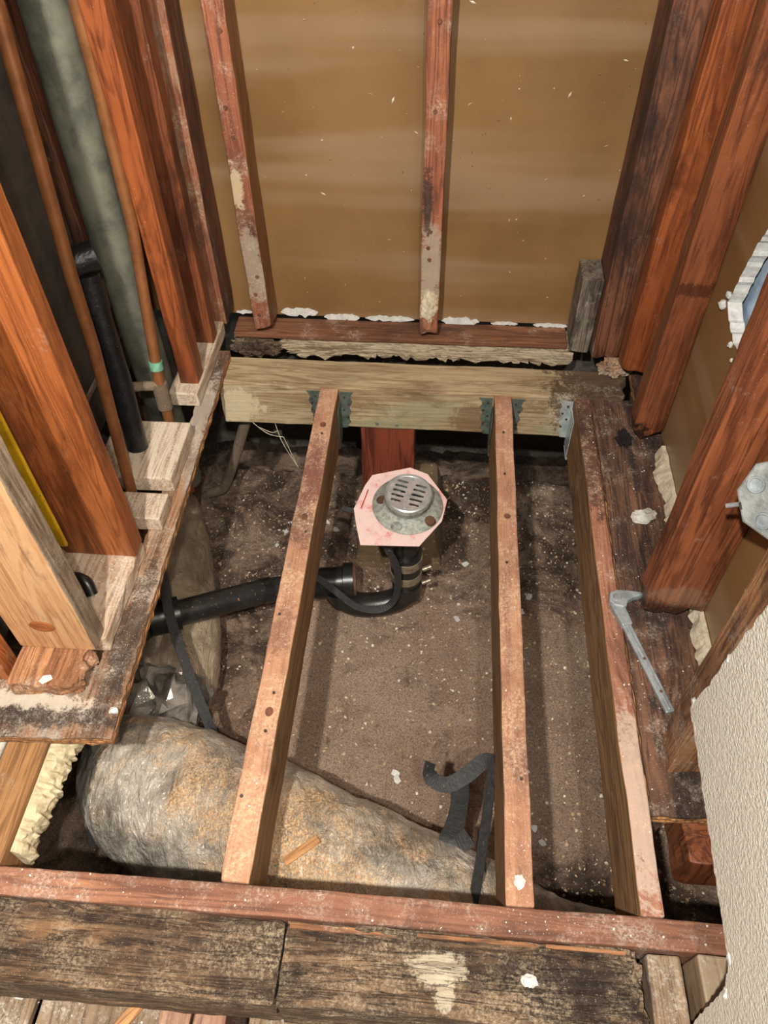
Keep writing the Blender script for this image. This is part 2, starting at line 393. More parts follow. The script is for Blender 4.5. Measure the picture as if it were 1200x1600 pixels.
m_abs_dusty = plain('dusty_black_pipe', (40, 40, 40), (26, 25, 25), 0.38, 12, 0.2, spec=(150, 112, 74), spec_amt=0.45)
m_strap = plain('black_strap', (52, 52, 52), (36, 36, 37), 0.55, 120, 0.5, spec=(120, 110, 96), spec_amt=0.3)
m_copper = plain('tarnished_copper', (152, 100, 62), (120, 74, 44), 0.45, 18, 0.1, metal=0.35)
m_galv_pipe = plain('grey_painted_vent', (126, 127, 112), (84, 86, 78), 0.5, 14, 0.2, metal=0.25)
m_sooty = plain('tarred_black_pipe', (30, 31, 36), (16, 16, 18), 0.35, 30, 0.8, spec=(120, 120, 124), spec_amt=0.2)
m_rustpipe = grit('crusted_steel_pipe', (150, 134, 114), (112, 96, 78), (180, 168, 150), 90, 0.3, bump=0.6)
m_yellow = plain('yellow_paint', (206, 168, 26), (176, 138, 16), 0.5, 20, 0.2, spec=(70, 52, 20), spec_amt=0.4)
m_steel = metal('dull_cast_steel', (176, 184, 186), (140, 148, 150), 0.42, 0.35, 50, 0.2)
m_chrome = metal('bright_strainer_steel', (206, 208, 208), (170, 174, 176), 0.3, 0.6, 40, 0.1)
m_cast = metal('grey_drain_casting', (176, 178, 168), (124, 128, 120), 0.6, 0.35, 90, 0.6, dirt=(122, 96, 64), dirt_amt=0.3)
m_hanger = metal('dull_hanger_steel', (120, 132, 122), (82, 94, 86), 0.6, 0.5, 50, 0.3, dirt=(70, 56, 42), dirt_amt=0.4)
m_hanger_new = metal('bright_hanger_steel', (206, 216, 214), (160, 172, 172), 0.4, 0.4, 60, 0.3)
m_nail = metal('nail_steel', (110, 100, 92), (60, 52, 46), 0.5, 0.6, 60, 0.2)
m_nail_zinc = metal('zinc_nail', (190, 198, 190), (150, 158, 150), 0.4, 0.7, 60, 0.2)
m_hole = plain('knot_brown', (124, 80, 58), (92, 58, 44), 0.8, 60, 0.5)
m_knot = plain('pine_knot', (164, 96, 52), (128, 70, 36), 0.6, 50, 0.4)
m_box = metal('galvanised_box', (186, 190, 186), (140, 146, 144), 0.38, 0.5, 45, 0.3)
m_clamp = metal('pipe_clamp_band', (176, 166, 146), (128, 118, 100), 0.4, 0.6, 60, 0.2)
def pink_mat():
    n = NT('pink_liner')
    k = n.ramp(n.noise(24, 6, 0.75), 0.50, 0.72)
    col = n.mix(k, lin((226, 196, 190)), lin((206, 92, 100)))
    col = n.mix(n.ramp(n.noise(60, 5, 0.7), 0.5, 0.7, 0, 0.5), col, lin((206, 188, 176)))
    return n.done(col, 0.6, 0.0, n.bump(n.noise(60, 3), 0.2, 0.002))
m_pink = pink_mat()
m_red = plain('red_marker', (196, 40, 44), (160, 30, 34), 0.6, 40, 0.1)
def duct_mat(name, a, b, dust_amt, gloss=0.24, met=0.5):
    n = NT(name)
    col = n.mix(n.ramp(n.noise(7, 6, 0.7), 0.35, 0.65), lin(a), lin(b))
    wr = n.noise(16, 5, 0.6, 1.6, co=n.stretch((1.5, .55, 1)))
    cr = n.noise(46, 5, 0.65, 2.0, co=n.stretch((1.2, .7, 1)))
    crm = n.ramp(n.math('ABSOLUTE', n.math('SUBTRACT', cr, .5)), 0, .09)
    geo = n.t.nodes.new('ShaderNodeNewGeometry'); sx = n.t.nodes.new('ShaderNodeSeparateXYZ'); n.put(sx.inputs[0], geo.outputs['True Normal'])
    up = n.ramp(sx.outputs[2], 0.5, 0.9)
    pt = n.ramp(n.noise(4.2, 7, 0.7, .4), 0.70 - 0.25 * dust_amt, 0.82 - 0.24 * dust_amt)
    gr = n.ramp(n.noise(210, 5, 0.8), 0.34, 0.6)
    d = n.math('MULTIPLY', n.math('MULTIPLY', up, pt), gr)
    thin = n.math('MULTIPLY', n.ramp(n.noise(260, 4, .7), .5, .7), n.math('MULTIPLY', up, .35))
    saw = n.mix(n.ramp(n.noise(260, 3), 0.35, 0.65), lin((196, 140, 86)), lin((236, 206, 162)))
    col = n.mix(thin, col, lin((206, 178, 142)))
    col = n.mix(d, col, saw)
    d = n.math('MAXIMUM', d, thin)
    nm = n.bump(wr, 0.9, 0.022); nm = n.bump(crm, 0.5, 0.005, nm); nm = n.bump(n.noise(190, 4, .75), 0.3, 0.003, nm)
    return n.done(col, n.ramp(d, 0, 1, gloss, 0.95), n.ramp(d, 0, 1, met, 0.0), nm, **{'Coat Weight': n.ramp(d, 0, .6, 1.0, 0.0), 'Coat Roughness': 0.07, 'Coat Normal': nm, 'Coat IOR': 1.7})
m_duct = duct_mat('silver_grey_duct_film', (222, 212, 196), (122, 116, 106), 1.0, .2, .2)
m_duct_b = duct_mat('brown_grey_duct_film', (186, 166, 140), (136, 118, 98), 0.1, 0.32, .1)
m_film = plain('crumpled_clear_film', (150, 142, 132), (74, 68, 62), 0.12, 14, 0.6, metal=0.2)
m_foam = plain('yellow_insulation', (216, 202, 168), (178, 162, 126), 0.95, 40, 1.0)
m_rust = plain('rusty_collar', (104, 72, 50), (62, 42, 32), 0.85, 50, 0.8)
m_paper = plain('crumpled_paper', (206, 204, 194), (170, 166, 152), 0.9, 40, 0.4)

# ================================================================ SETTING
def ground_z(x, y):
    z = -0.5 + 0.012 * noise.noise(Vector((x * 3, y * 3, 0))) + 0.007 * noise.noise(Vector((x * 11, y * 11, 2))) + 0.004 * noise.noise(Vector((x * 36, y * 36, 5)))
    t = min(1, max(0, (y + 0.02 * noise.noise(Vector((x * 14, 0, 9))) - 1.63) / 0.05))
    return z - 0.34 * t * t * (3 - 2 * t)
bm = bmesh.new(); NX, NY = 190, 200; gx0, gx1, gy0, gy1 = -1.6, 1.4, -0.6, 2.3
gv = [[bm.verts.new((gx0 + (gx1 - gx0) * i / NX, gy0 + (gy1 - gy0) * j / NY, ground_z(gx0 + (gx1 - gx0) * i / NX, gy0 + (gy1 - gy0) * j / NY))) for j in range(NY + 1)] for i in range(NX + 1)]
for i in range(NX):
    for j in range(NY): bm.faces.new((gv[i][j], gv[i + 1][j], gv[i + 1][j + 1], gv[i][j + 1]))
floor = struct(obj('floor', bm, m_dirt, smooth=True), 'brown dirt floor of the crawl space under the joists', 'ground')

# back wall board
def wavy_panel(name, x, y, z, mat, **k): return board(name, x, y, z, mat, res=0.05, amp=0.0012, freq=4, bevel=0.0, **k)
wall_back = struct(wavy_panel('wall_back', (-0.775, 0.5), (1.72, 1.734), (0.002, 2.1), m_panel), 'brown fibreboard wall at the far side behind the studs', 'wall')
# torn white paper strips along its lower edge
for i, (x0, x1, z0, z1) in enumerate(((-0.545, -0.50, 0.002, 0.013), (-0.425, -0.325, -0.004, 0.028), (-0.31, -0.215, -0.014, 0.014), (-0.20, -0.07, -0.008, 0.012), (0.0, 0.10, -0.014, 0.016), (0.13, 0.2, -0.006, 0.006), (0.24, 0.33, -0.008, 0.006))):
    n_ = 14; bm = bmesh.new(); rows = []
    for j in range(n_ + 1):
        xx = x0 + (x1 - x0) * j / n_; f = math.sin(math.pi * j / n_) ** .4
        zt = z1 - (z1 - z0) * (0.35 * noise.noise(Vector((xx * 70, i, 0))) + 0.1); zb = z0 + (z1 - z0) * (0.45 * noise.noise(Vector((xx * 90, i, 4))) + 0.15)
        zm = (zt + zb) / 2; zt = zm + (zt - zm) * f; zb = zm + (zb - zm) * f
        rows.append([bm.verts.new((xx - x0, yy, zz - z0)) for yy, zz in ((-.004, zb), (-.004, zt), (-.0005, zt), (-.0005, zb))])
    for j in range(n_):
        for k in range(4): bm.faces.new((rows[j][k], rows[j][(k + 1) % 4], rows[j + 1][(k + 1) % 4], rows[j + 1][k]))
    bm.faces.new(rows[0]); bm.faces.new(rows[-1][::-1])
    o = obj('torn_paper_strip', bm, m_gyp, wall_back)
    o.location = Vector((x0, 1.7195, z0)) - Vector(wall_back.location)
# specks of plaster stuck to the board
bm = bmesh.new()
for i in range(110):
    x, z = random.uniform(-0.42, 0.38), random.uniform(0.02, 0.95); s = random.uniform(.0008, .0026)
    a = random.uniform(0, 6.28); L = s * random.choice((1, 1.4, 3))
    p = [Vector((math.cos(a) * L, 0, math.sin(a) * L)), Vector((-math.sin(a) * s, 0, math.cos(a) * s))]
    q = [bm.verts.new(Vector((x, 1.7188, z)) + u) for u in (p[0] + Vector((0, -.0, 0)), p[1], -p[0], -p[1])]; t_ = bm.verts.new((x, 1.7172, z))
    for k in range(4): bm.faces.new((q[k], q[(k + 1) % 4], t_))
o = obj('plaster_speck', bm, m_chip, wall_back); o['kind'] = 'stuff'; o.location = -Vector(wall_back.location)

# right wall board with a torn hole
def wall_with_hole(name, x0, x1, outer, hole, mats):
    """outer/hole: (y,z) loops; slab between x0 (room side) and x1"""
    bm = bmesh.new()
    def loops(x):
        es = []; vv = []
        for L in (outer, hole):
            vs = [bm.verts.new((x, y, z)) for y, z in L]; vv.append(vs)
            es += [bm.edges.new((vs[i], vs[(i + 1) % len(vs)])) for i in range(len(vs))]
        r = bmesh.ops.triangle_fill(bm, edges=es, use_beauty=True)
        return vv
    a = loops(x0); b = loops(x1)
    for li in (0, 1):
        n_ = len(a[li])
        for i in range(n_):
            f = bm.faces.new((a[li][i], a[li][(i + 1) % n_], b[li][(i + 1) % n_], b[li][i])); f.material_index = 1
    return obj(name, bm, mats)
hole = ragged([(1.212, .415), (1.185, .53), (1.13, .66), (1.0, .72), (.97, .62), (1.05, .47), (1.075, .40), (1.12, .392), (1.18, .40)], .008, .005, 3)
outer = [(.30, .03)] + jag((.30, .03), (1.72, .015), .02, .008, 5)[1:] + [(1.72, .015), (1.72, 2.1), (.30, 2.1)]
wall_right = struct(wall_with_hole('wall_right', .50, .525, outer, hole, [m_panel, m_gyp]), 'brown board on the right wall between studs with a torn white-edged hole', 'wall')
# the loose paper flap and gypsum crumbs at the hole
bm = prism(ragged([(1.00, .50), (1.075, .405), (1.055, .34), (1.03, .345), (.98, .43)], .01, .003, 8), 0, .0012)
for v in bm.verts: v.co = Vector((.497 - v.co.z - 0.02 * max(0, (.42 - v.co.y)) / .08, v.co.x, v.co.y))
obj('paper_flap', bm, m_panel, wall_right)
for i, (y, z, s) in enumerate(((1.222, .405, .010), (1.212, .43, .007), (1.13, .385, .006), (1.10, .375, .005))):
    obj('gypsum_crumb', blob((.497, y, z), (s * .7, s, s * .8), .5, 2.0, 2, i * 3.1), m_gyp, wall_right)
bb = board('wall_beyond', (.534, .546), (.8, 1.6), (.25, 1.0), m_blue, res=0.04, amp=0.004, freq=8, bevel=0)
struct(bb, 'blue grey sheet seen through the torn hole in the right wall', 'sheet')

# near right drywall
dp = [(-.6, -.02)] + jag((-.6, -.02), (.187, -.02), .05, .004, 1)[1:] + jag((.187, -.02), (.204, .141), .008, .004, 2) + jag((.204, .141), (.229, .169), .006, .005, 3) + jag((.229, .169), (.533, .207), .008, .004, 4) + jag((.533, .207), (.512, .474), .01, .004, 5) + [(.512, .474), (.505, 2.1), (-.6, 2.1)]
bm = prism(dp, 0, .013)
for v in bm.verts: v.co = Vector((.374 + v.co.z, v.co.x, v.co.y))
for f in bm.faces:
    f.material_index = 0
bmesh.ops.recalc_face_normals(bm, faces=bm.faces)
for f in bm.faces:
    if len(f.verts) == 4 and abs(f.normal.x) < .5: f.material_index = 1
wall_near = struct(obj('wall_near_right', bm, [m_dry, m_gyp]), 'white textured drywall with a ragged cut edge at the lower right', 'wall')
for i, (y, z, s) in enumerate(((.536, .22, .006), (.23, .173, .007), (.2, .14, .008), (.4, .19, .004), (.52, .36, .006), (.515, .42, .005), (.5, .21, .005))):
    obj('gypsum_crumb', blob((.376, y, z), (s * .5, s, s), .6, 2.2, 2, i * 2.7), m_gyp, wall_near)
bm = prism(ragged([(.512, .43), (.535, .40), (.54, .33), (.528, .32), (.515, .36)], .006, .003, 12), 0, .001)
for v in bm.verts: v.co = Vector((.388 + v.co.z, v.co.x, v.co.y))
obj('torn_paper_strip', bm, m_gyp, wall_near)

# left wall (back of the plaster of the next room)
wl = struct(board('wall_left', (-.775, -.76), (.66, 1.734), (.114, 2.1), m_plaster, res=.06, amp=.001, bevel=0), 'dark grey plaster board seen between the left studs', 'wall')
struct(board('trim_1', (-.772, -.757), (.9, 1.734), (.096, .112), m_plank, amp=.001), 'thin pale board edge under the dark left plaster', 'trim')
struct(board('wall_left_lower', (-.79, -.776), (.62, 1.734), (-.02, .095), m_plaster, res=.05, amp=.001, bevel=0), 'dark lower board behind the left pipes', 'wall')
# concrete footing wall behind the beam
struct(board('wall_foundation', (-1.5, 1.2), (1.76, 1.95), (-.535, -.11), m_conc, res=.03, amp=.006, freq=12, bevel=0, rot=[('z', 'lo', .05, .02)]), 'grey concrete footing wall in the dark below the far beam', 'wall')
struct(board('wall_foundation_left', (-1.55, -1.45), (-.6, 1.76), (-.56, -.1), m_conc, res=.06, amp=.006, bevel=0), 'concrete footing wall far left under the house', 'wall')
struct(board('floor_neighbour', (-1.6, -.80), (-.6, 1.735), (-.03, -.005), m_plank, res=.1, amp=.001), 'unseen dusty board floor of the room left of the opening, added for shade below', 'floor')  # unseen house floor, added to keep ambient light out of the crawl space
struct(board('floor_neighbour_right', (.56, 1.3), (-.6, 1.735), (-.03, -.005), m_plank, res=.1, amp=.001), 'unseen dusty board floor beyond the right wall, added for shade below', 'floor')  # out of view too, added to block ambient light from the right

# ================================================================ FLOOR FRAMING
def nail(parent, p, n=(0, 0, 1), r=.0035, mat=None, name='nail_head'):
    n = Vector(n); bm = bmesh.new()
    bmesh.ops.create_cone(bm, cap_ends=True, segments=10, radius1=r, radius2=r * .75, depth=.003)
    q = n.to_track_quat('Z', 'Y').to_matrix()
    for v in bm.verts: v.co = q @ (v.co + Vector((0, 0, .0012)))
    o = obj(name, bm, mat or m_nail, parent); o.location = Vector(p) - Vector(parent.location); return o

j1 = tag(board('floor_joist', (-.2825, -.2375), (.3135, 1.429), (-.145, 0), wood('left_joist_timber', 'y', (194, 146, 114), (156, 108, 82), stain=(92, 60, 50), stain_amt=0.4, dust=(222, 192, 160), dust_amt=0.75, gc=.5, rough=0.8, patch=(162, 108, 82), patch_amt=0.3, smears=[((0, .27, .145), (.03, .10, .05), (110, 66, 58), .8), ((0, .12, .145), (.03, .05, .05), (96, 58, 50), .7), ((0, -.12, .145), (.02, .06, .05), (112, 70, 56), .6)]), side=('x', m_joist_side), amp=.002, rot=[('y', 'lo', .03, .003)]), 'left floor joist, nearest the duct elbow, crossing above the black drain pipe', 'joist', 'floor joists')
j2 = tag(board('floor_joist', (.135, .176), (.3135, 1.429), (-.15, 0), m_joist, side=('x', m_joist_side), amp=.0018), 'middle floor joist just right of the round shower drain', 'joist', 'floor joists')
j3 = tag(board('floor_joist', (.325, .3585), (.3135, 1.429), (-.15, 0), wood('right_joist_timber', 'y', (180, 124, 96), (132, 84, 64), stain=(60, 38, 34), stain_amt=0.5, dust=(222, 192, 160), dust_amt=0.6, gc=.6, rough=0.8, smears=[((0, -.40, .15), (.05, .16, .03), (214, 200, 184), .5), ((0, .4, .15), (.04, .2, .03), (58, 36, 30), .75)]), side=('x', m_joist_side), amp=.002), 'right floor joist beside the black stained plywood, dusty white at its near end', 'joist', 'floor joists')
for y in (.44, .55, .62, .78, .98, 1.27): nail(j1, (-.262 + random.uniform(-.012, .012), y, .0005), r=.003)
for y in (.5, .93, 1.17, 1.3): nail(j2, (.156 + random.uniform(-.01, .01), y, .0005), r=.003)
for y, x in ((1.30, -.258), (.585, -.256), (1.02, -.26)):     # knots in the left joist
    bm = lathe([(0, .0012), (.004, .0012), (.0042, .0004), (.0065, .0012), (.007, 0.0)], 16)
    k = obj('knot', bm, m_hole, j1); k.location = Vector((x, y, .0004)) - Vector(j1.location); k.scale = (1, 1.25, 1)
bm = lathe([(0, .0012), (.004, .0012), (.0042, .0004), (.0065, .0012), (.007, 0.0)], 16)
k = obj('knot', bm, m_hole, j2); k.location = Vector((.156, 1.05, .0004)) - Vector(j2.location)

fj = tag(board('rim_joist', (-.98, .56), (.2725, .3125), (-.16, 0), m_rim, amp=.002), 'long brown joist across the front with the three joists butted against it', 'joist')
tag(board('rotten_beam', (-.98, -.1775), (.168, .2715), (-.15, -.012), m_rot, res=.006, amp=.003, freq=10, bevel=.0, fib=.005, rot=[('x', 'hi', .01, .002)]), 'dark rotten beam along the front edge, left of the saw cut', 'beam', 'rotten front beams')
rb = tag(board('rotten_beam', (-.1755, .322), (.168, .2715), (-.15, -.010), wood('rotten_timber_smeared', 'x', (124, 97, 72), (80, 60, 45), stain=(42, 33, 27), stain_amt=0.58, dust=(188, 168, 140), dust_amt=0.65, rough=0.9, bump=1.2, crack=0.75, patch=(146, 110, 76), patch_amt=0.2, smears=[((.16, -.0, .14), (.12, .05, .04), (40, 29, 24), .8), ((-.028, .006, .14), (.042, .022, .04), (196, 184, 160), .8), ((-.022, -.018, .14), (.014, .026, .04), (196, 184, 160), .8)]), res=.006, amp=.003, freq=10, bevel=.0, fib=.006, rot=[('x', 'hi', .03, .01)]), 'dark rotten beam along the front edge with a white plaster smear', 'beam', 'rotten front beams')
# pale splinters torn from the top edge of the right rotten beam
for i, (x0, L, y, w) in enumerate(((-.17, .15, .2655, .007), (.01, .17, .2665, .005), (.19, .11, .2665, .005))):
    bm = gridbox(L, w, .006, .008)
    for v in bm.verts:
        t = v.co.x / L + .5; v.co.y += .0012 * noise.noise(Vector((v.co.x * 60, i, 0))); v.co.y *= 1; v.co.z *= (1 - t * .7)
    o = obj('splinter', bm, m_split_x, rb); o.location = Vector((x0 + L / 2, y, -.012)) - Vector(rb.location)

bm = None
beam = tag(board('rear_beam', (-.535, .462), (1.431, 1.535), (-.125, 0), wood('beam_timber', 'x', (200, 182, 146), (152, 126, 92), stain=(104, 76, 48), stain_amt=0.42, dust=(226, 220, 200), dust_amt=0.22, rough=0.85, bump=0.5, patch=(160, 154, 120), patch_amt=0.3, smears=[((.47, 0, .11), (.16, .2, .12), (64, 44, 32), .85), ((-.45, -.06, .05), (.06, .05, .05), (222, 206, 170), .7), ((.12, -.06, .03), (.05, .05, .05), (112, 78, 50), .6)]), res=.02, amp=.002, rot=[('x', 'hi', .06, .03)]), 'pale weathered treated beam carrying the far ends of the joists', 'beam')
for x, z in ((-.146, -.108), (-.097, -.111)): nail(beam, (x, 1.4305, z), (0, -1, 0), .0055, m_nail_zinc, 'bolt_head')

def hanger(x, w, flanges, mat, label):
    t = empty('joist_hanger', (x, 1.4305, -.155)); tag(t, label, 'joist hanger', 'joist hangers')
    for s in flanges:
        # scalloped flange nailed to the beam face
        pts = []
        for i in range(13):
            z = .145 - i * .0095; pts.append((.030 + .004 * math.cos(i * 1.9) - .010 * (i / 12), z))
        poly = [(w / 2 + .0015, .145)] + [(w / 2 + px, z) for px, z in pts] + [(w / 2 + .0015, .03)]
        bm = prism([(px * s, z) for px, z in poly], 0, .002)
        for v in bm.verts: v.co = Vector((v.co.x, -v.co.z - .0006, v.co.y))
        fl = obj('flange', bm, mat, t)
        for i, (dx, z) in enumerate(((.012, .13), (.022, .108), (.01, .09), (.02, .066))):
            nb = bmesh.new(); bmesh.ops.create_cone(nb, cap_ends=True, segments=10, radius1=.0035, radius2=.0028, depth=.003)
            for v in nb.verts: v.co = Matrix.Rotation(math.pi / 2, 3, 'X') @ v.co
            o = obj('nail_head', nb, m_nail, fl); o.location = (s * (w / 2 + dx), -.003, z)
        # side leaf along the joist
        bm = gridbox(.0018, .05, .11, .05); o = obj('side_leaf', bm, mat, t); o.location = (s * (w / 2 + .0015), -.0265, .012)
    bm = gridbox(w + .004, .05, .002, .05); o = obj('seat', bm, mat, t); o.location = (0, -.0265, .001)
hanger(-.26, .046, (-1, 1), m_hanger, 'dull green-grey hanger at the far end of the left joist')
hanger(.1555, .042, (-1, 1), m_hanger, 'dull green-grey hanger at the far end of the middle joist')
hanger(.342, .035, (-1,), m_hanger_new, 'bright silver hanger at the far end of the right joist')

tag(board('support_post', (-.191, -.052), (1.44, 1.53), (-.37, -.126), m_post, amp=.0015), 'dark red timber post under the far beam behind the drain', 'post')
# concrete pier
bm = gridbox(.25, .34, .16, .025)
for v in bm.verts:
    k = 1 - .22 * (v.co.z / .16); v.co.x *= k; v.co.y *= k
    v.co += noise.noise_vector(v.co * 9) * .007 + noise.noise_vector(v.co * 40) * .0025
tag(obj('pier_block', bm, grit('stained_pier', (158, 140, 110), (118, 96, 68), (196, 184, 160), 50, .3, dark=(70, 48, 28), dark_amt=.5), loc=(-.085, 1.44, -.535), bevel=.012, smooth=True), 'stained concrete pier block under the red post', 'pier')

# ---- right strip: black stained plywood in three plies
def plies(name, outline, z0, n, th, mats, label, cat, group=None, seed=0, inset=.0015):
    t = empty(name, (outline[0][0], outline[0][1], z0)); tag(t, label, cat, group)
    for i in range(n):
        pl = ragged(outline, .012, .0035, seed + i * 1.7)
        bm = prism([(a - outline[0][0], b - outline[0][1]) for a, b in pl], i * th + .0002, (i + 1) * th - .0002)
        obj('ply', bm, mats[0] if i == n - 1 else mats[1], t)
    return t
plies('subfloor_plywood', [(.361, .455), (.515, .462), (.53, 1.715), (.47, 1.715), (.466, 1.45), (.466, 1.428), (.362, 1.427)], -.021, 4, .0055, [m_ply_dark, m_ply_edge], 'black stained plywood strip right of the joists with the steel bar on it', 'plywood', 'subfloor remnants', 3)
# ledger under that plywood
tag(board('ledger', (.362, .40), (.475, 1.425), (-.16, -.0225), m_ply_dark), 'dark ledger under the right plywood strip', 'board')
# ---- left strip
plies('subfloor_plywood', [(-.5, .508), (-.512, 1.0), (-.521, 1.532), (-.552, 1.53), (-.562, 1.0), (-.563, .64), (-.98, .63), (-.98, .486)], .0005, 4, .0052, [m_ply, m_ply_edge], 'L-shaped plywood remnant with layered edge along the left opening', 'plywood', 'subfloor remnants', 9)

# ---- left wall framing
p1 = tag(board('bottom_plate', (-.69, -.566), (.572, .665), (.0225, .06), m_plate_rot, res=.009, amp=.002, rot=[('y', 'lo', .02, .006), ('x', 'hi', .06, .018)]), 'rotten front end of the left bottom plate with a white paint chip', 'plate', 'left bottom plate pieces')
tag(board('bottom_plate', (-.70, -.548), (.667, .893), (.0225, .06), m_plate, amp=.0015, rot=[('x', 'hi', .015, .004)]), 'dusty bottom plate under the orange left stud', 'plate', 'left bottom plate pieces')
tag(board('bottom_plate', (-.70, -.532), (.945, 1.015), (.0225, .058), m_plate, amp=.0015), 'short dusty block of plate, nearer one of the two by the black pipe', 'plate', 'left bottom plate pieces')
tag(board('bottom_plate', (-.70, -.535), (1.05, 1.222), (.0225, .062), m_plate, amp=.0015), 'wide dusty block of plate that the black pipe stands on', 'plate', 'left bottom plate pieces')
tag(board('bottom_plate', (-.612, -.545), (1.318, 1.60), (.0225, .06), m_plate, amp=.0015), 'bottom plate piece at the far left corner under the red studs', 'plate', 'left bottom plate pieces')
tag(board('left_joist', (-.679, -.613), (.3135, .93), (-.1, -.001), m_brownx, amp=.002), 'brown joist running under the left plywood next to the torn insulation', 'joist')
tag(board('whitewashed_board', (-.80, -.684), (.3135, .62), (-.05, -.002), m_white_board), 'whitewashed board left of the brown joist under the plywood corner', 'board')
# torn insulation
bm = bmesh.new(); rows = []
for i in range(40):
    y = .335 + .20 * i / 39; zb = -.075 - .02 * noise.noise(Vector((y * 22, 0, 0))) - .03 * noise.noise(Vector((y * 75, 1, 0)))
    xo = .012 + .008 * noise.noise(Vector((y * 25, 7, 0))) + .02 * (i / 39) + .010 * noise.noise(Vector((y * 150, 7, 0)))
    r_ = []
    for k in range(9):
        a = k / 8; x = -.609 + xo * math.sin(a * math.pi * .9) ** .7 + .007 * noise.noise(Vector((y * 120, a * 9, 2))); z = -.012 + (zb + .012) * a
        r_.append(bm.verts.new((x, y, z)))
    r_.append(bm.verts.new((-.6115, y, zb))); r_.append(bm.verts.new((-.6115, y, -.012))); rows.append(r_)
for i in range(39):
    for k in range(11): bm.faces.new((rows[i][k], rows[i][(k + 1) % 11], rows[i + 1][(k + 1) % 11], rows[i + 1][k]))
bm.faces.new(rows[0]); bm.faces.new(rows[-1][::-1])
tag(obj('insulation_batt', bm, m_foam), 'torn pale yellow insulation hanging beside the brown joist', 'insulation')

TOP = 2.1
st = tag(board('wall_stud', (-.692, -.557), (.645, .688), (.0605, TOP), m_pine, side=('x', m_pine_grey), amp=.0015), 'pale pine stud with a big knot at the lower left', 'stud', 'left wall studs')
# the big knot on its face
bm = lathe([(0, .0016), (.007, .0016), (.0075, .0008), (.012, .0018), (.017, .0012), (.019, 0)], 24)
for v in bm.verts: v.co = Matrix.Rotation(math.pi / 2, 3, 'X') @ v.co
k = obj('knot', bm, m_knot, st, smooth=True); k.location = Vector((-.628, .6445, .13)) - Vector(st.location); k.scale = (1.15, 1, .8)
tag(board('wall_stud', (-.684, -.548), (.848, .891), (.0605, TOP), m_stud_o, amp=.0015), 'broad orange stud standing on the dusty plate at the left', 'stud', 'left wall studs')
tag(board('wall_stud', (-.592, -.549), (1.352, 1.40), (.0605, TOP), m_stud_m, amp=.0015), 'orange-red stud just right of the grey vent pipe', 'stud', 'left wall studs')
tag(board('wall_stud', (-.61, -.548), (1.505, 1.546), (.0605, TOP), m_stud_r, amp=.0015), 'reddish stud at the far left, second from the corner', 'stud', 'left wall studs')
tag(board('wall_stud', (-.615, -.545), (1.622, 1.718), (.025, TOP), m_stud_old, side=('x', m_stud_dk), amp=.002, rot=[('z', 'lo', .06, .012)]), 'worn whitish stud in the far left corner with torn lower end', 'stud', 'left wall studs')
tag(board('wall_stud', (-.85, -.705), (.60, .64), (.022, TOP), m_stud_o, amp=.0015), 'orange stud end at the left picture edge beside the rotten plate', 'stud', 'left wall studs')

# ---- back wall studs
s2 = tag(board('wall_stud', (-.478, -.434), (1.63, 1.7185), (.008, TOP), wood('left_back_stud', 'z', (176, 108, 76), (120, 68, 48), stain=(64, 38, 30), stain_amt=0.45, dust=(214, 200, 176), dust_amt=0.6, rough=0.75, smears=[((0, -.045, .19), (.03, .02, .10), (164, 148, 130), .8), ((-.01, -.045, .38), (.016, .02, .05), (214, 196, 158), .7)]), side=('x', m_joist_side_z), amp=.002, rot=[('z', 'lo', .03, .018)]), 'worn cut-off stud on the back wall, left one of the two', 'stud', 'back wall studs')
s3 = tag(board('wall_stud', (-.054, -.008), (1.63, 1.7185), (.012, TOP), wood('middle_stud', 'z', (170, 104, 72), (116, 66, 46), stain=(64, 38, 30), stain_amt=0.5, dust=(206, 194, 170), dust_amt=0.35, rough=0.75, smears=[((0, -.045, .19), (.03, .02, .13), (172, 158, 138), .8), ((-.012, -.045, .36), (.012, .02, .07), (50, 36, 32), .85), ((0, -.045, .09), (.022, .02, .04), (214, 200, 166), .8)]), amp=.002, rot=[('z', 'lo', .02, .012)]), 'worn cut-off stud in the middle of the back wall', 'stud', 'back wall studs')
for z in (.72, .56, .30, .26, .23): nail(s3, (-.031 + random.uniform(-.008, .008), 1.6295, z), (0, -1, 0), .005, m_hole, 'nail_hole')
for z in (.7, .56, .5, .36, .17, .12, .06): nail(s2, (-.456 + random.uniform(-.008, .008), 1.6295, z), (0, -1, 0), .005, m_hole, 'nail_hole')
obj('mortar_lump', blob((-.034 - s3.location.x, 1.628 - s3.location.y, .10 - s3.location.z), (.016, .006, .03), .5, 2.5, 3, 2), m_torn, s3)
tag(board('wall_stud', (.378, .448), (1.60, 1.7185), (-.015, TOP), m_stud_dk, amp=.002, rot=[('z', 'lo', .04, .012)]), 'dark stained stud in the far right corner beside the short block', 'stud', 'back wall studs')
tag(board('wood_block', (.326, .376), (1.625, 1.715), (-.018, .195), wood('block_grey', 'z', (150, 140, 124), (92, 76, 60), stain=(34, 26, 22), stain_amt=.6, dust_amt=.35, rough=.85), amp=.002, rot=[('z', 'lo', .03, .008)]), 'short grey block with a pale cut top beside the far right stud', 'block')
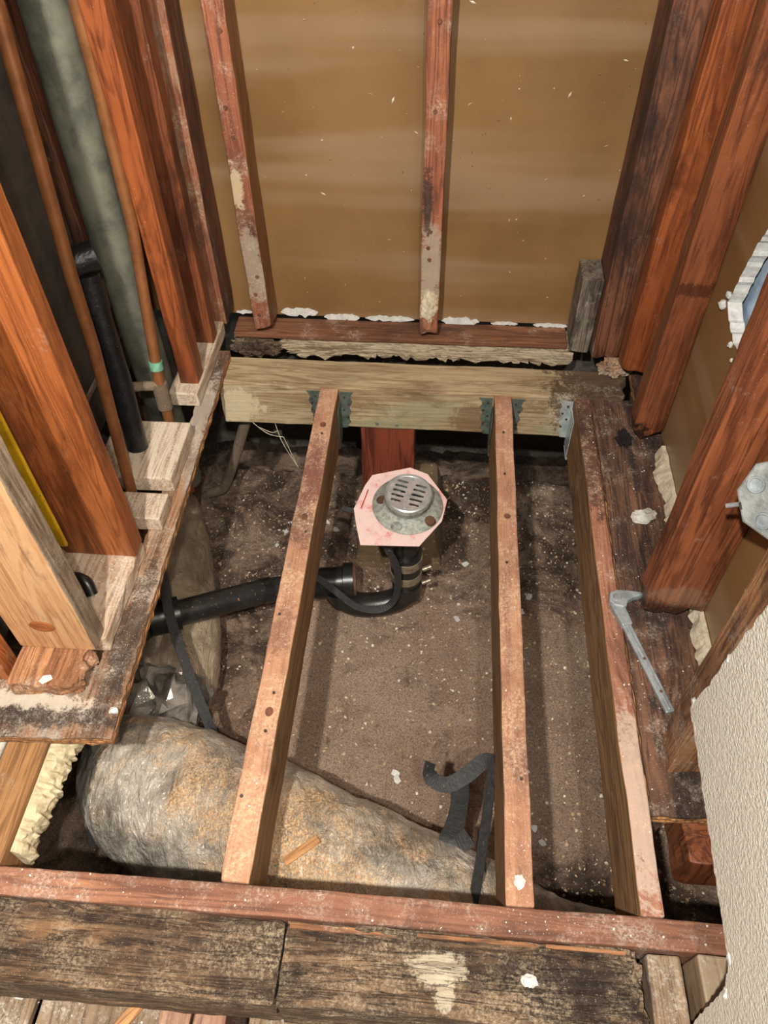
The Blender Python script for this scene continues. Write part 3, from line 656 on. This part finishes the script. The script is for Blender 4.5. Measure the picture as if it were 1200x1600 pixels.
# ---- right wall studs
tag(board('wall_stud', (.426, .499), (1.478, 1.53), (.03, TOP), m_stud_m, amp=.002, rot=[('z', 'lo', .06, .03)]), 'orange stud on the right wall next to the dark corner stud', 'stud', 'right wall studs')
tag(board('wall_stud', (.434, .499), (1.29, 1.34), (.008, TOP), wood('rotted_red_stud', 'z', (148, 86, 52), (102, 55, 34), stain=(60, 30, 22), stain_amt=0.45, dust_amt=0.12, rough=0.45, patch=(142, 84, 50), patch_amt=0.2, smears=[((-.03, 0, 0), (.05, .06, .05), (28, 18, 14), .95), ((.01, -.03, .38), (.04, .05, .016), (60, 28, 22), .7)]), amp=.002, rot=[('z', 'lo', .05, .03)]), 'red-brown stud on the right wall with a rotted black lower end', 'stud', 'right wall studs')
tag(board('wall_stud', (.39, .499), (.82, .866), (.01, TOP), wood('rotted_red_stud_near', 'z', (154, 90, 56), (106, 58, 36), stain=(60, 31, 23), stain_amt=0.4, dust_amt=0.15, rough=0.45, patch=(142, 84, 50), patch_amt=0.2, smears=[((-.02, 0, 0), (.08, .06, .05), (44, 30, 24), .9), ((.0, -.02, .06), (.05, .05, .03), (170, 150, 128), .25)]), amp=.002, rot=[('z', 'lo', .04, .02)]), 'red-brown stud on the right wall behind the metal box', 'stud', 'right wall studs')
tag(board('wall_stud', (.3885, .499), (.522, .586), (.004, TOP), m_split, amp=.0022, rot=[('z', 'lo', .06, .02)]), 'splintered stud end emerging from behind the white drywall', 'stud', 'right wall studs')
tag(board('joist_stub', (.42, .56), (.405, .50), (-.15, -.045), m_stud_r, amp=.002, rot=[('x', 'lo', .02, .004)]), 'red-brown joist stub in the dark hole beside the drywall', 'block')
tag(board('floor_board', (.328, .374), (-.3, .2685), (-.1, -.008), m_plank, amp=.002), 'dusty pale board end beside the rotten beam at lower right', 'board')
tag(board('floor_board', (.392, .56), (-.3, .2685), (-.1, .012), m_grey_board, amp=.002), 'smooth grey board half hidden under the drywall corner', 'board')

# ---- back sill
tag(board('sill_ledge', (-.54, .325), (1.645, 1.7185), (-.022, -.006), m_ledge, res=.015, amp=.002, bevel=.003), 'thin brown sill ledge along the foot of the back wall', 'sill')
tag(board('weathered_sill', (-.43, .345), (1.652, 1.73), (-.088, -.024), m_log, res=.009, amp=.005, freq=16, bevel=.003, rot=[('z', 'lo', .03, .02), ('x', 'lo', .06, .03)]), 'cracked pale weathered sill log behind the far beam', 'sill')
tag(obj('rotten_chunk', blob((-.49, 1.655, -.055), (.06, .035, .025), .6, 2.5, 4, 3.3), m_rot), 'crumbled rotten wood in the far left corner behind the beam', 'rotten wood')
tag(obj('rotten_chunk', blob((.425, 1.535, .012), (.035, .028, .018), .5, 2.5, 4, 7.7), m_ply), 'rounded rotten wood lump on the right end of the far beam', 'rotten wood')
tag(obj('rotten_chunk', blob((.418, 1.285, .012), (.014, .02, .014), .6, 2.5, 4, 9.1), m_dark), 'black crumbled rot under the red-brown stud on the right', 'rotten wood')
# pale torn board edge along the foot of the right wall
bm = bmesh.new(); rows = []
for i in range(70):
    y = .70 + .55 * i / 69; w = .022 + .014 * noise.noise(Vector((y * 14, 0, 3))) + .008 * noise.noise(Vector((y * 60, 0, 3)))
    h = .022 + .008 * noise.noise(Vector((y * 30, 5, 0)))
    rows.append([bm.verts.new(p) for p in ((.4985 - w, y, .0025), (.4985 - w * .7, y, .0025 + h * .7), (.4985 - .008, y, h + .006), (.4988, y, h + .006), (.4988, y, .0025))])
for i in range(69):
    for k in range(5): bm.faces.new((rows[i][k], rows[i][(k + 1) % 5], rows[i + 1][(k + 1) % 5], rows[i + 1][k]))
bm.faces.new(rows[0]); bm.faces.new(rows[-1][::-1])
tag(obj('torn_board_edge', bm, m_torn), 'pale torn strip along the foot of the right wall board', 'strip')

# ---- planks and blocks in front of the rotten beam
pl = [(-1.2, -.577, -.2, m_plank, 'dusty floor plank at the lower left picture corner'), (-.568, -.375, -.2, m_plank, 'dusty floor plank with a pale stick lying on it')]
for x0, x1, z, m, lb in pl: tag(board('floor_plank', (x0, x1), (-.6, .225), (z - .02, z), m, amp=.002), lb, 'plank', 'planks below the rotten beam')
for x0, x1, z, lb in ((-.37, -.322, -.165, 'pinkish block below the rotten beam, beside the pale stick'), (-.318, -.268, -.165, 'pinkish block below the rotten beam, beside the dark gap'), (-.235, -.11, -.172, 'wide pale board below the rotten beam, right of the dark gap'), (-.085, -.03, -.19, 'narrow pale board below the rotten beam, left of the dusty one'), (-.025, .30, -.18, 'wide dusty board below the right half of the rotten beam')):
    tag(board('short_board', (x0, x1), (-.4, .222), (z - .06, z), m_plank if x0 > -.3 else wood('pink_block', 'y', (176, 136, 108), (140, 98, 74), stain_amt=.2, dust_amt=.4), amp=.002), lb, 'board', 'boards below the rotten beam')
bm = gridbox(.16, .018, .004, .02)
o = tag(obj('wood_stick', bm, m_splinter, loc=(-.415, .175, -.198)), 'pale thin wooden stick lying on the plank at the bottom', 'stick'); o.rotation_euler = (0, 0, math.radians(52))
for i, (x, y, lb) in enumerate(((-.635, .198, 'orange wood chip beside white scraps on the lower left plank'), (-.612, .21, 'triangular white scrap on the lower left plank'), (-.603, .18, 'square white scrap on the lower left plank'))):
    pp = [[(-.016, .006), (.014, -.008), (.018, -.002), (-.010, .012)], [(-.009, 0), (.008, -.006), (.004, .012)], [(-.007, -.008), (.006, -.009), (.008, .007), (-.005, .008)]][i]
    tag(obj('scrap', prism(pp, 0, .0015), m_splinter if i == 0 else m_flake, loc=(x, y, -.199)), lb, 'scrap')

# ================================================================ PIPES ON THE LEFT
def pipe(name, path, r, mat, label, cat='pipe', seg=20, **k):
    return tag(obj(name, tube(path, r, seg, **k), mat, smooth=True), label, cat)
def ext(a, b, z):
    a, b = Vector(a), Vector(b); t = (z - a.z) / (b.z - a.z); return tuple(a + (b - a) * t)
pipe('copper_pipe', [(-.62, 1.034, .0225 - .3), (-.62, 1.034, .03), (-.62, 1.09, .36), (-.62, 1.10, .5), ext((-.62, 1.098, .498), (-.62, 1.149, .843), 2.0)], .0115, m_copper, 'thin copper pipe rising in front of the dark plaster, nearer one')
cp = empty('copper_pipe', (-.6, 1.24, -.2)); tag(cp, 'thin copper pipe in front of the grey vent pipe, with a green joint', 'pipe')
def part(name, bm, mat, par, smooth=True, **k):
    o = obj(name, bm, mat, par, smooth=smooth, **k)
    o.location = -Vector(par.location); return o
part('pipe', tube([(-.6, 1.255, -.2), (-.6, 1.258, .1), (-.6, 1.276, .19), (-.6, 1.346, .462), (-.6, 1.362, .7), (-.6, 1.372, 2.0)], .0115), m_copper, cp)
part('solder_ring', tube([(-.6, 1.270, .166), (-.6, 1.275, .184)], .0145), plain('green_verdigris', (120, 176, 150), (86, 136, 112), .7, 60), cp)
part('fitting', tube([(-.6, 1.258, .07), (-.6, 1.262, .135)], .0165), m_rustpipe, cp)
part('branch_pipe', tube([(-.6, 1.262, .128), (-.635, 1.25, .135), (-.70, 1.23, .14)], .0105), m_rustpipe, cp)
vp = empty('vent_pipe', (-.66, 1.385, -.45)); tag(vp, 'thick grey vent pipe rising at the left behind the copper pipe', 'pipe')
part('pipe', tube([(-.662, 1.385, -.3), (-.662, 1.375, .1), (-.662, 1.368, .4), (-.662, 1.385, .8), (-.662, 1.40, 2.0)], .041, 28), m_galv_pipe, vp)
bp = empty('black_pipe', (-.63, 1.137, .0625)); tag(bp, 'short black tarred pipe with a capped hub standing on the plate block', 'pipe')
part('pipe', tube([(-.628, 1.135, .0635), (-.632, 1.165, .22), (-.645, 1.195, .36), (-.65, 1.21, .43)], .0215, 24), m_sooty, bp)
part('hub', tube([(-.648, 1.196, .365), (-.65, 1.208, .42)], .026, 24), m_sooty, bp)
part('cap', tube([(-.672, 1.20, .455), (-.63, 1.225, .462)], .027, 24), m_sooty, bp)
tag(board('wall_batten', (-.7595, -.735), (1.40, 1.448), (.25, TOP), m_stud_dk), 'dark brown batten on the left plaster behind the vent pipe', 'batten')
tag(board('yellow_bar', (-.672, -.632), (.795, .803), (.15, 1.3), m_yellow, amp=.001), 'yellow painted bar between the pine stud and the orange stud', 'bar')

# galvanised elbow under the far beam
pipe('bent_steel_pipe', spline([(-.485, 1.49, -.13), (-.555, 1.49, -.32), (-.598, 1.49, -.425), (-.618, 1.488, -.45), (-.652, 1.48, -.458)], 8), .0145, m_rustpipe, 'crusted bent steel pipe hanging under the far beam at left')
tag(board('hanging_plaster', (-.45, -.425), (1.55, 1.556), (-.28, -.126), m_conc, amp=.004, res=.01), 'small pale strip hanging in the dark under the far beam', 'strip')

# ================================================================ DUCTS
def wrk(amp, f=10):
    return lambda p, t, a: amp * (noise.noise(p * f) + .6 * noise.noise(Vector((p.x * f * 3, p.y * f, p.z * f)) + Vector((5, 0, 0))) + .5 * noise.noise(p * f * 5))
da = empty('flex_duct', (-.64, 1.1, -.49)); tag(da, 'brown-grey flexible duct running under the left plywood toward the back', 'duct', 'flexible ducts')
part('sleeve', tube(spline([(-.735, 1.46, -.40, .05), (-.73, 1.40, -.41, .072), (-.70, 1.28, -.42, .095), (-.655, 1.13, -.425, .102), (-.60, .97, -.425, .102), (-.575, .85, -.42, .095), (-.565, .78, -.42, .075)], 14), .1, 64, disp=wrk(.005, 12)), m_duct_b, da)
part('collar', tube(spline([(-.742, 1.475, -.395, .05), (-.735, 1.445, -.40, .076), (-.73, 1.40, -.41, .078)], 6), .07, 32, disp=wrk(.006, 30)), m_rust, da)
part('tail', tube([(-.745, 1.46, -.40), (-.745, 1.47, -.1)], .045, 24), m_rust, da)
db = empty('flex_duct', (-.45, .5, -.49)); tag(db, 'wide silver-grey flexible duct with sawdust crossing under the near joists', 'duct', 'flexible ducts')
part('sleeve', tube(spline([(-.635, .66, -.40, .03), (-.62, .64, -.37, .085), (-.585, .605, -.345, .125), (-.52, .56, -.335, .146), (-.42, .525, -.335, .150), (-.28, .48, -.34, .146), (-.06, .402, -.345, .143), (.14, .33, -.35, .136), (.30, .305, -.375, .115), (.5, .30, -.385, .105)], 24), .14, 96, disp=wrk(.007, 9)), m_duct, db)
# crumpled film at the joint
bm = blob((0, 0, 0), (.10, .10, .07), .3, 2.4, 4, 4.2)
for v in bm.verts:
    v.co += noise.noise_vector(v.co * 22) * .034 + noise.noise_vector(v.co * 60) * .012
tag(obj('plastic_film', bm, m_film, loc=(-.575, .755, -.355)), 'crumpled shiny clear film between the two ducts at the left', 'plastic film')

def strap(name, pts, w, label, nrm=None, n=6, group='black straps'):
    P = spline(pts, n); N = [nrm] * len(P) if not isinstance(nrm, list) else [v for v in spline(nrm, n)]
    return tag(obj(name, ribbon(P, w, .0022, N), m_strap, smooth=False), label, 'strap', group)
strap('black_strap', [(-.63, 1.06, -.10), (-.60, 1.0, -.20), (-.56, .90, -.215), (-.50, .79, -.25), (-.445, .70, -.30), (-.42, .665, -.36)], .022, 'long dark strap slanting over the left duct beside the plywood', (0.5, -.2, .8))
strap('black_strap', [(-.655, .63, -.13), (-.645, .60, -.225), (-.633, .55, -.24), (-.625, .49, -.27), (-.612, .44, -.32)], .011, 'narrow black strap around the left end of the silver duct', (-.4, -.2, .9))

# ================================================================ DRAIN
dr = empty('shower_drain', (-.055, 1.158, -.13)); tag(dr, 'round grey shower drain with slotted strainer on a pink liner scrap', 'drain')
dr.rotation_euler = (math.radians(6), math.radians(2), 0)
def dpart(name, bm, mat, par=None, smooth=False, **k): return obj(name, bm, mat, par or dr, smooth=smooth, **k)
memb = [(-.175, 1.139), (-.156, 1.207), (-.142, 1.239), (-.056, 1.265), (-.014, 1.25), (.034, 1.185), (.024, 1.124), (-.023, 1.053), (-.151, 1.045), (-.165, 1.093)]
memb = [(x + .055, y - 1.158) for x, y in memb]
bm = prism(memb[::-1], .026, .028)
for v in bm.verts: v.co.z += .006 * noise.noise(Vector((v.co.x * 14, v.co.y * 14, 0)))
ln = dpart('liner_scrap', bm, m_pink); ln['label'] = 'pink and white liner scrap cut to an octagon'
bm = gridbox(.0025, .055, .0006, .01)
for v in bm.verts: v.co.x += .0012 * noise.noise(Vector((0, v.co.y * 120, 0)))
o = dpart('marker_line', bm, m_red, ln); o.location = (-.098, .01, .0285); o.rotation_euler = (0, 0, math.radians(-12))
dpart('flange', lathe([(.03, .0285), (.078, .0285), (.080, .031), (.078, .034), (.06, .038), (.051, .042), (.049, .046), (.03, .046)], 56), m_cast, smooth=True)
dpart('barrel', lathe([(.046, .044), (.049, .046), (.0495, .056), (.0525, .06), (.0525, .070), (.050, .074), (.046, .074), (.046, .044)], 48), m_cast, smooth=True)
# bosses on the flange
for x, y in ((-.058, .004), (.052, -.042), (-.02, -.063)):
    dpart('boss', lathe([(0, .041), (.011, .040), (.014, .034)], 18, (x, y, 0)), m_rust if y > -.05 else m_cast, smooth=True)
# slotted strainer
bm = bmesh.new(); es = []
def loop(pts, z):
    vs = [bm.verts.new((x, y, z)) for x, y in pts]; return vs, [bm.edges.new((vs[i], vs[(i + 1) % len(vs)])) for i in range(len(vs))]
slots = []
for cx in (-.021, .021):
    for i in range(5):
        cy = .027 - i * .0135; hw = (.0125, .0145, .0145, .0145, .0115)[i]; hh = .0036; L = []
        for k in range(9): a = math.pi / 2 + math.pi * k / 8; L.append((cx - hw + hh + hh * math.cos(a), cy + hh * math.sin(a)))
        for k in range(9): a = -math.pi / 2 + math.pi * k / 8; L.append((cx + hw - hh + hh * math.cos(a), cy + hh * math.sin(a)))
        ca, sa = math.cos(math.radians(-14)), math.sin(math.radians(-14))
        slots.append([(x * ca - y * sa, x * sa + y * ca) for x, y in L])
rim = [(.048 * math.cos(2 * math.pi * k / 48), .048 * math.sin(2 * math.pi * k / 48)) for k in range(48)]
tops = []
for z in (.0, .003):
    al = []; ee = []
    for Lp in [rim] + slots:
        v_, e_ = loop(Lp, z); al.append(v_); ee += e_
    bmesh.ops.triangle_fill(bm, edges=ee, use_beauty=True); tops.append(al)
for a, b in zip(*tops):
    for i in range(len(a)): bm.faces.new((a[i], a[(i + 1) % len(a)], b[(i + 1) % len(a)], b[i]))
so_ = dpart('strainer', bm, m_chrome); so_.location = (0, 0, .0735)
dpart('rim_ring', lathe([(.046, .073), (.0525, .073), (.0528, .077), (.050, .079), (.0465, .078), (.046, .073)], 56), m_chrome, smooth=True)
for x, y in ((.006, .038), (-.006, -.040)):
    o = obj('screw', lathe([(0, .0018), (.0035, .0016), (.0045, 0)], 14), m_steel, so_, smooth=True); o.location = (x, y, .0032)
dpart('cup', lathe([(.045, .07), (.045, .03), (.032, .0), (.031, -.05)], 40), m_cast, smooth=True)
dpart('cup_floor', lathe([(0, .012), (.04, .012)], 24), m_rust)

dp_ = empty('drain_pipe', (-.06, 1.15, -.5)); tag(dp_, 'black plastic drain trap and pipe running left from under the drain', 'pipe')
part('riser', tube([(-.058, 1.155, -.115), (-.053, 1.15, -.40)], .031, 28), m_abs, dp_)
part('coupling', tube([(-.056, 1.152, -.262), (-.055, 1.152, -.372)], .0385, 32), m_abs, dp_)
for z in (-.29, -.345):
    cl = part('clamp_band', tube([(-.0555, 1.152, z + .013), (-.0555, 1.152, z - .013)], .0402, 32), m_clamp, dp_)
    o = obj('clamp_screw', tube([(-.014, 1.12, z - .002), (.006, 1.128, z + .002)], .006, 12), m_clamp, cl, smooth=True)
part('trap_bend', tube(spline([(-.053, 1.15, -.38), (-.053, 1.148, -.42), (-.075, 1.142, -.452), (-.12, 1.13, -.462), (-.175, 1.12, -.455), (-.215, 1.12, -.43), (-.225, 1.125, -.40)], 8), .032, 28), m_abs, dp_)
part('hub', tube([(-.053, 1.15, -.385), (-.053, 1.149, -.43)], .037, 28), m_abs, dp_)
part('union_nut', tube([(-.190, 1.155, -.40), (-.215, 1.152, -.40)], .046, 28), m_abs, dp_)
part('union_ring', tube([(-.183, 1.156, -.40), (-.190, 1.155, -.40)], .041, 28), m_rust, dp_)
part('trap_arm', tube([(-.215, 1.152, -.402), (-.27, 1.145, -.405), (-.30, 1.138, -.407)], .039, 28), m_abs, dp_)
part('long_pipe', tube([(-.285, 1.135, -.392), (-.405, 1.066, -.345), (-.575, .955, -.293)], .0305, 28), m_abs_dusty, dp_)
part('pipe_joint', tube([(-.385, 1.078, -.352), (-.405, 1.066, -.345)], .0325, 28), m_abs, dp_)
part('elbow_hub', tube([(-.57, .958, -.294), (-.63, .93, -.285)], .04, 28), m_abs, dp_)
part('down_pipe', tube([(-.655, .925, -.305), (-.66, .92, -.21)], .045, 28), m_abs, dp_)
strap('black_strap', [(-.09, 1.115, -.125), (-.098, 1.10, -.18), (-.08, 1.095, -.23), (-.072, 1.096, -.28), (-.074, 1.10, -.36), (-.088, 1.095, -.405), (-.122, 1.085, -.425), (-.176, 1.085, -.415), (-.228, 1.10, -.375), (-.27, 1.12, -.355), (-.305, 1.135, -.35)], .017, 'black strap looped down the drain riser and under the trap', [(-.2, -1, .2), (-.1, -1, .2), (0, -1, .1), (0, -1, .1), (0, -1, .2), (0, -.7, .6), (0, -.3, .9), (0, -.2, 1), (0, -.2, 1), (0, -.2, 1), (0, -.2, 1)])
strap('black_strap', [(-.16, 1.17, -.155), (-.19, 1.175, -.15), (-.208, 1.18, -.15)], .012, 'short black strap end poking out left of the pink liner', (0, -.3, 1))
# strap by the middle joist: long tail and crumpled end
sp = empty('hanging_strap', (.125, .57, -.15)); tag(sp, 'crumpled black strap hanging from the middle joist over the silver duct', 'strap', 'black straps')
def rpart(name, pts, w, nrm, n=6):
    P = spline(pts, n); N = spline(nrm, n) if isinstance(nrm, list) else [nrm] * len(P)
    return part(name, ribbon(P, w, .002, N), m_strap, sp, smooth=False)
rpart('long_tail', [(.1325, .572, -.11), (.130, .56, -.12), (.124, .50, -.16), (.115, .43, -.195), (.105, .375, -.21), (.098, .33, -.212)], .022, (-.75, -.35, .6))
rpart('loop', [(.1325, .572, -.112), (.115, .578, -.125), (.085, .56, -.15), (.055, .548, -.165), (.03, .555, -.17), (.02, .57, -.165), (.022, .585, -.16)], .028, [(-.2, -.6, .7), (-.1, -.5, .8), (0, -.4, .9), (0, -.5, .8), (.3, -.6, .6), (.6, -.6, .4), (.6, -.5, .5)])
rpart('fold', [(.075, .555, -.165), (.078, .53, -.2), (.07, .50, -.235), (.062, .485, -.26), (.075, .475, -.262), (.10, .485, -.24)], .034, [(.2, -.8, .5), (.3, -.7, .5), (.2, -.7, .6), (0, -.5, .8), (0, -.3, .9), (0, -.4, .9)])
rpart('back_tail', [(.1305, .545, -.125), (.128, .52, -.19), (.12, .47, -.27), (.128, .43, -.24)], .024, (-.9, -.3, .3))

# ================================================================ LOOSE THINGS ON THE RIGHT
tl = empty('steel_bar', (.36, .80, .002)); tag(tl, 'grey steel bar with a hooked head lying on the black stained plywood', 'pry bar')
A, B = Vector((.358, .812, .010)), Vector((.4145, .628, .010)); d = (B - A).normalized(); s_ = Vector((-d.y, d.x, 0))
def barpart(name, p0, p1, w0, w1, h, mat, z=.003):
    bm = bmesh.new(); vs = []
    for p, w in ((p0, w0), (p1, w1)):
        for a in (-1, 1):
            for k in (0, h): vs.append(bm.verts.new(Vector((p.x, p.y, z + k)) + s_ * a * w / 2))
    for f in ((0, 1, 3, 2), (4, 6, 7, 5), (0, 4, 5, 1), (2, 3, 7, 6), (0, 2, 6, 4), (1, 5, 7, 3)): bm.faces.new([vs[i] for i in f])
    return part(name, bm, mat, tl, smooth=False, bevel=.002)
sh = barpart('shank', A, B, .0165, .0155, .008, m_steel)
barpart('ridge', A + d * .0, B - d * .004, .005, .005, .0095, m_steel)
barpart('socket', A - d * .028, A + d * .02, .025, .020, .013, m_steel)
for t in (.09, .155):
    o = obj('rivet', lathe([(0, .001), (.0025, .0008), (.003, 0)], 12), m_hole, sh, smooth=True); o.location = A + d * t; o.location.z = .0128
hd = [(.336, .842), (.339, .861), (.352, .868), (.372, .868), (.398, .866), (.401, .859), (.383, .853), (.371, .845), (.367, .833), (.360, .828), (.343, .832)]
part('hooked_head', prism(hd[::-1], .003, .018), m_steel, tl, smooth=False, bevel=.003)
pv = obj('pivot', lathe([(0, .004), (.006, .004), (.0075, .002), (.0078, 0)], 18), m_chrome, tl, smooth=True); pv.location = Vector((.3505, .850, .018)) - Vector(tl.location)

bm = blob((0, 0, 0), (.026, .017, .007), .35, 3.0, 3, 5.5)
for v in bm.verts: v.co += noise.noise_vector(v.co * 90) * .004
o = tag(obj('paper_scrap', bm, m_paper, loc=(.43, 1.062, .009)), 'crumpled pale grey paper scrap on the black stained plywood', 'paper'); o.rotation_euler = (0, 0, .5)
tag(obj('paint_chip', prism([(-.012, -.004), (-.004, -.009), (.010, .002), (.004, .009), (-.008, .006)], 0, .0014), m_flake, loc=(-.622, .585, .0615)), 'small white paint chip on the rotten plate end', 'paint chip')
tag(obj('paint_chip', blob((-.508, .555, .028), (.008, .006, .005), .5, 2.5, 2, 1), m_flake), 'white chip on the plywood corner at the left', 'paint chip')
tag(obj('paint_chip', blob((.165, .222, -.004), (.011, .008, .006), .35, 2.0, 3, 2.1), m_flake), 'white crumb on the dark end of the rotten beam', 'paint chip')
tag(obj('paint_chip', blob((.155, .345, .002), (.008, .010, .003), .35, 2.0, 3, 3.1), m_flake), 'white crumb on the near end of the middle joist', 'paint chip')

# octagonal metal box
eb = empty('metal_box', (.445, .70, .46)); tag(eb, 'galvanised octagonal electrical box at the right picture edge', 'electrical box')
eb.rotation_euler = Vector((-.62, -.55, .45)).to_track_quat('Z', 'Y').to_euler()
R_ = .056; octo = [(R_ * math.cos(math.pi / 8 + k * math.pi / 4), R_ * math.sin(math.pi / 8 + k * math.pi / 4)) for k in range(8)]
bm = prism(octo, -.035, 0); obj('shell', bm, m_box, eb, bevel=.003)
for k in range(8):
    a = k * math.pi / 4
    if k % 2 == 0:
        o = obj('knockout', lathe([(0, .0006), (.0085, .0006), (.009, .004), (.011, .004), (.0118, 0)], 20), m_steel, eb, smooth=True); o.location = (.034 * math.cos(a), .034 * math.sin(a), .0002)
    else:
        o = obj('slot', gridbox(.010, .003, .0018, .02), m_nail, eb); o.location = (.049 * math.cos(a), .049 * math.sin(a), .0); o.rotation_euler = (0, 0, a + math.pi / 2)
obj('centre_screw', tube([(0, 0, 0), (.004, .003, .03)], .0045, 14), m_chrome, eb, smooth=True)
o = obj('bracket_rod', tube([(-.0, -.0, -.02), (-.055, -.052, -.02)], .0035, 12), m_chrome, eb, smooth=True)

# things in the dark hole at lower right, and a few stray bits
tag(obj('concrete_chunk', blob((.46, .45, -.49), (.05, .06, .05), .25, 2.2, 4, 6.6), m_conc), 'dusty grey concrete chunk in the hole beside the right joist', 'concrete')
pipe('pipe_stub', [(.47, .36, -.5), (.468, .362, -.33)], .008, m_rustpipe, 'thin upright pipe stub in the dark hole by the drywall')
o = tag(board('wood_sliver', (-.035, .035), (-.008, .008), (0, .004), m_splinter, amp=.001, res=.01), 'pale wood sliver lying on the silver duct beside the left joist', 'sliver'); o.location = (-.195, .425, -.196); o.rotation_euler = (-.12, -.05, math.radians(38))
tag(obj('black_cable_end', tube(spline([(-.655, .765, .0605), (-.64, .775, .085), (-.612, .77, .085), (-.60, .755, .066)], 6), .011, 16), m_abs, smooth=True), 'short black cable bend on the plate behind the pine stud', 'cable')
cw = empty('cobweb', (-.42, 1.44, -.13)); tag(cw, 'dusty cobweb strands hanging from the far beam left of the post', 'cobweb')
for pts in ([(-.47, 1.44, -.13), (-.43, 1.43, -.16), (-.39, 1.43, -.17)], [(-.41, 1.44, -.128), (-.395, 1.43, -.19), (-.36, 1.42, -.27)], [(-.39, 1.43, -.17), (-.375, 1.425, -.22), (-.36, 1.42, -.27)], [(-.45, 1.435, -.145), (-.42, 1.43, -.155), (-.405, 1.43, -.15)]):
    part('strand', tube(spline(pts, 5), .0009, 6), m_torn, cw)

# ================================================================ DEBRIS
bm = bmesh.new(); cnt = 0
def chip(bm, x, y, z, s, flat=.35):
    a = random.uniform(0, 6.28); n_ = 5; e = random.choice((.25, .4, .6, .8, 1.0))
    c, q = math.cos(a), math.sin(a); tz = random.uniform(-.4, .4)
    lo = []; hi = []
    for k in range(n_):
        t = 6.283 * k / n_ + random.uniform(-.35, .35); px, py = s * math.cos(t), s * e * math.sin(t)
        X, Y = px * c - py * q, px * q + py * c; zz = z + px * tz
        lo.append(bm.verts.new((x + X, y + Y, zz))); hi.append(bm.verts.new((x + X * .8, y + Y * .8, zz + s * flat)))
    bm.faces.new(hi)
    for k in range(n_): bm.faces.new((lo[k], lo[(k + 1) % n_], hi[(k + 1) % n_], hi[k]))
while cnt < 30000:
    x, y = random.uniform(-.75, .6), random.uniform(.3, 1.62)
    w = .5 + .5 * max(0, min(1, (y - .85) / .5)) + (.5 if x > .17 else 0)
    w *= .5 + .9 * max(0, noise.noise(Vector((x * 7, y * 7, 3))) + .35)
    if random.random() > w: continue
    s = random.choice((.0007, .0008, .0009, .001, .001, .0012, .0012, .0014, .0016, .002, .0026, .0045))
    chip(bm, x, y, ground_z(x, y) - .0006, s * random.uniform(.8, 1.2)); cnt += 1
gd = obj('ground_debris', bm, m_chip, recalc=False); gd['kind'] = 'stuff'; tag(gd, 'fine pale chips and crumbs strewn over the dirt floor', 'debris')
bm = bmesh.new()
for i in range(600):        # crumbs on the duct, joists and plywood
    k = random.random()
    if k < .25: x, y, z = random.uniform(.365, .5), random.uniform(.47, 1.4), .0018
    elif k < .40: x, y, z = random.uniform(-.9, .5), random.uniform(.276, .31), .0006
    elif k < .75: x, y, z = random.choice((-.26, .156, .342)) + random.uniform(-.015, .015), random.uniform(.33, 1.4), .0006
    elif k < .88: x, y, z = random.uniform(-.68, -.56), random.uniform(.69, .84), .0604
    else: x, y, z = random.uniform(-.9, -.38), random.uniform(.13, .2), -.1995
    chip(bm, x, y, z, random.choice((.0006, .0009, .0012, .002)), .4)
dc = obj('dust_crumbs', bm, m_flake, recalc=False); dc['kind'] = 'stuff'; tag(dc, 'white plaster crumbs sprinkled on the joists and boards', 'debris')
# larger flakes lying on the dirt, one by one
spots = [(-.40, 1.42), (-.385, 1.45), (-.41, 1.38), (-.30, 1.43), (-.27, 1.40), (-.335, 1.44), (-.05, .70), (-.045, .685), (.24, .72), (.255, .60), (.235, .57), (.27, .57), (.22, .63), (.25, 1.15), (.27, 1.2), (.23, 1.22), (.1, 1.3), (.08, 1.12), (-.43, 1.33), (-.37, 1.5)]
for i, (x, y) in enumerate(spots):
    s = random.uniform(.008, .015); n_ = 6
    pp = [(s * random.uniform(.5, 1.1) * math.cos(6.283 * k / n_), s * random.uniform(.4, .9) * math.sin(6.283 * k / n_)) for k in range(n_)]
    o = obj('paint_flake', prism(pp, 0, .0018), m_flake, loc=(x, y, ground_z(x, y) + .002))
    o.rotation_euler = (random.uniform(-.25, .25), random.uniform(-.25, .25), random.uniform(0, 6))
    where = 'left of the left joist near the steel pipe' if x < -.26 else 'right of the middle joist' if x > .17 else 'beside the drain and middle joist' if x > 0 else 'near the silver duct'
    tag(o, 'loose white paint flake on the dirt ' + where, 'paint flake', 'paint flakes ' + where)
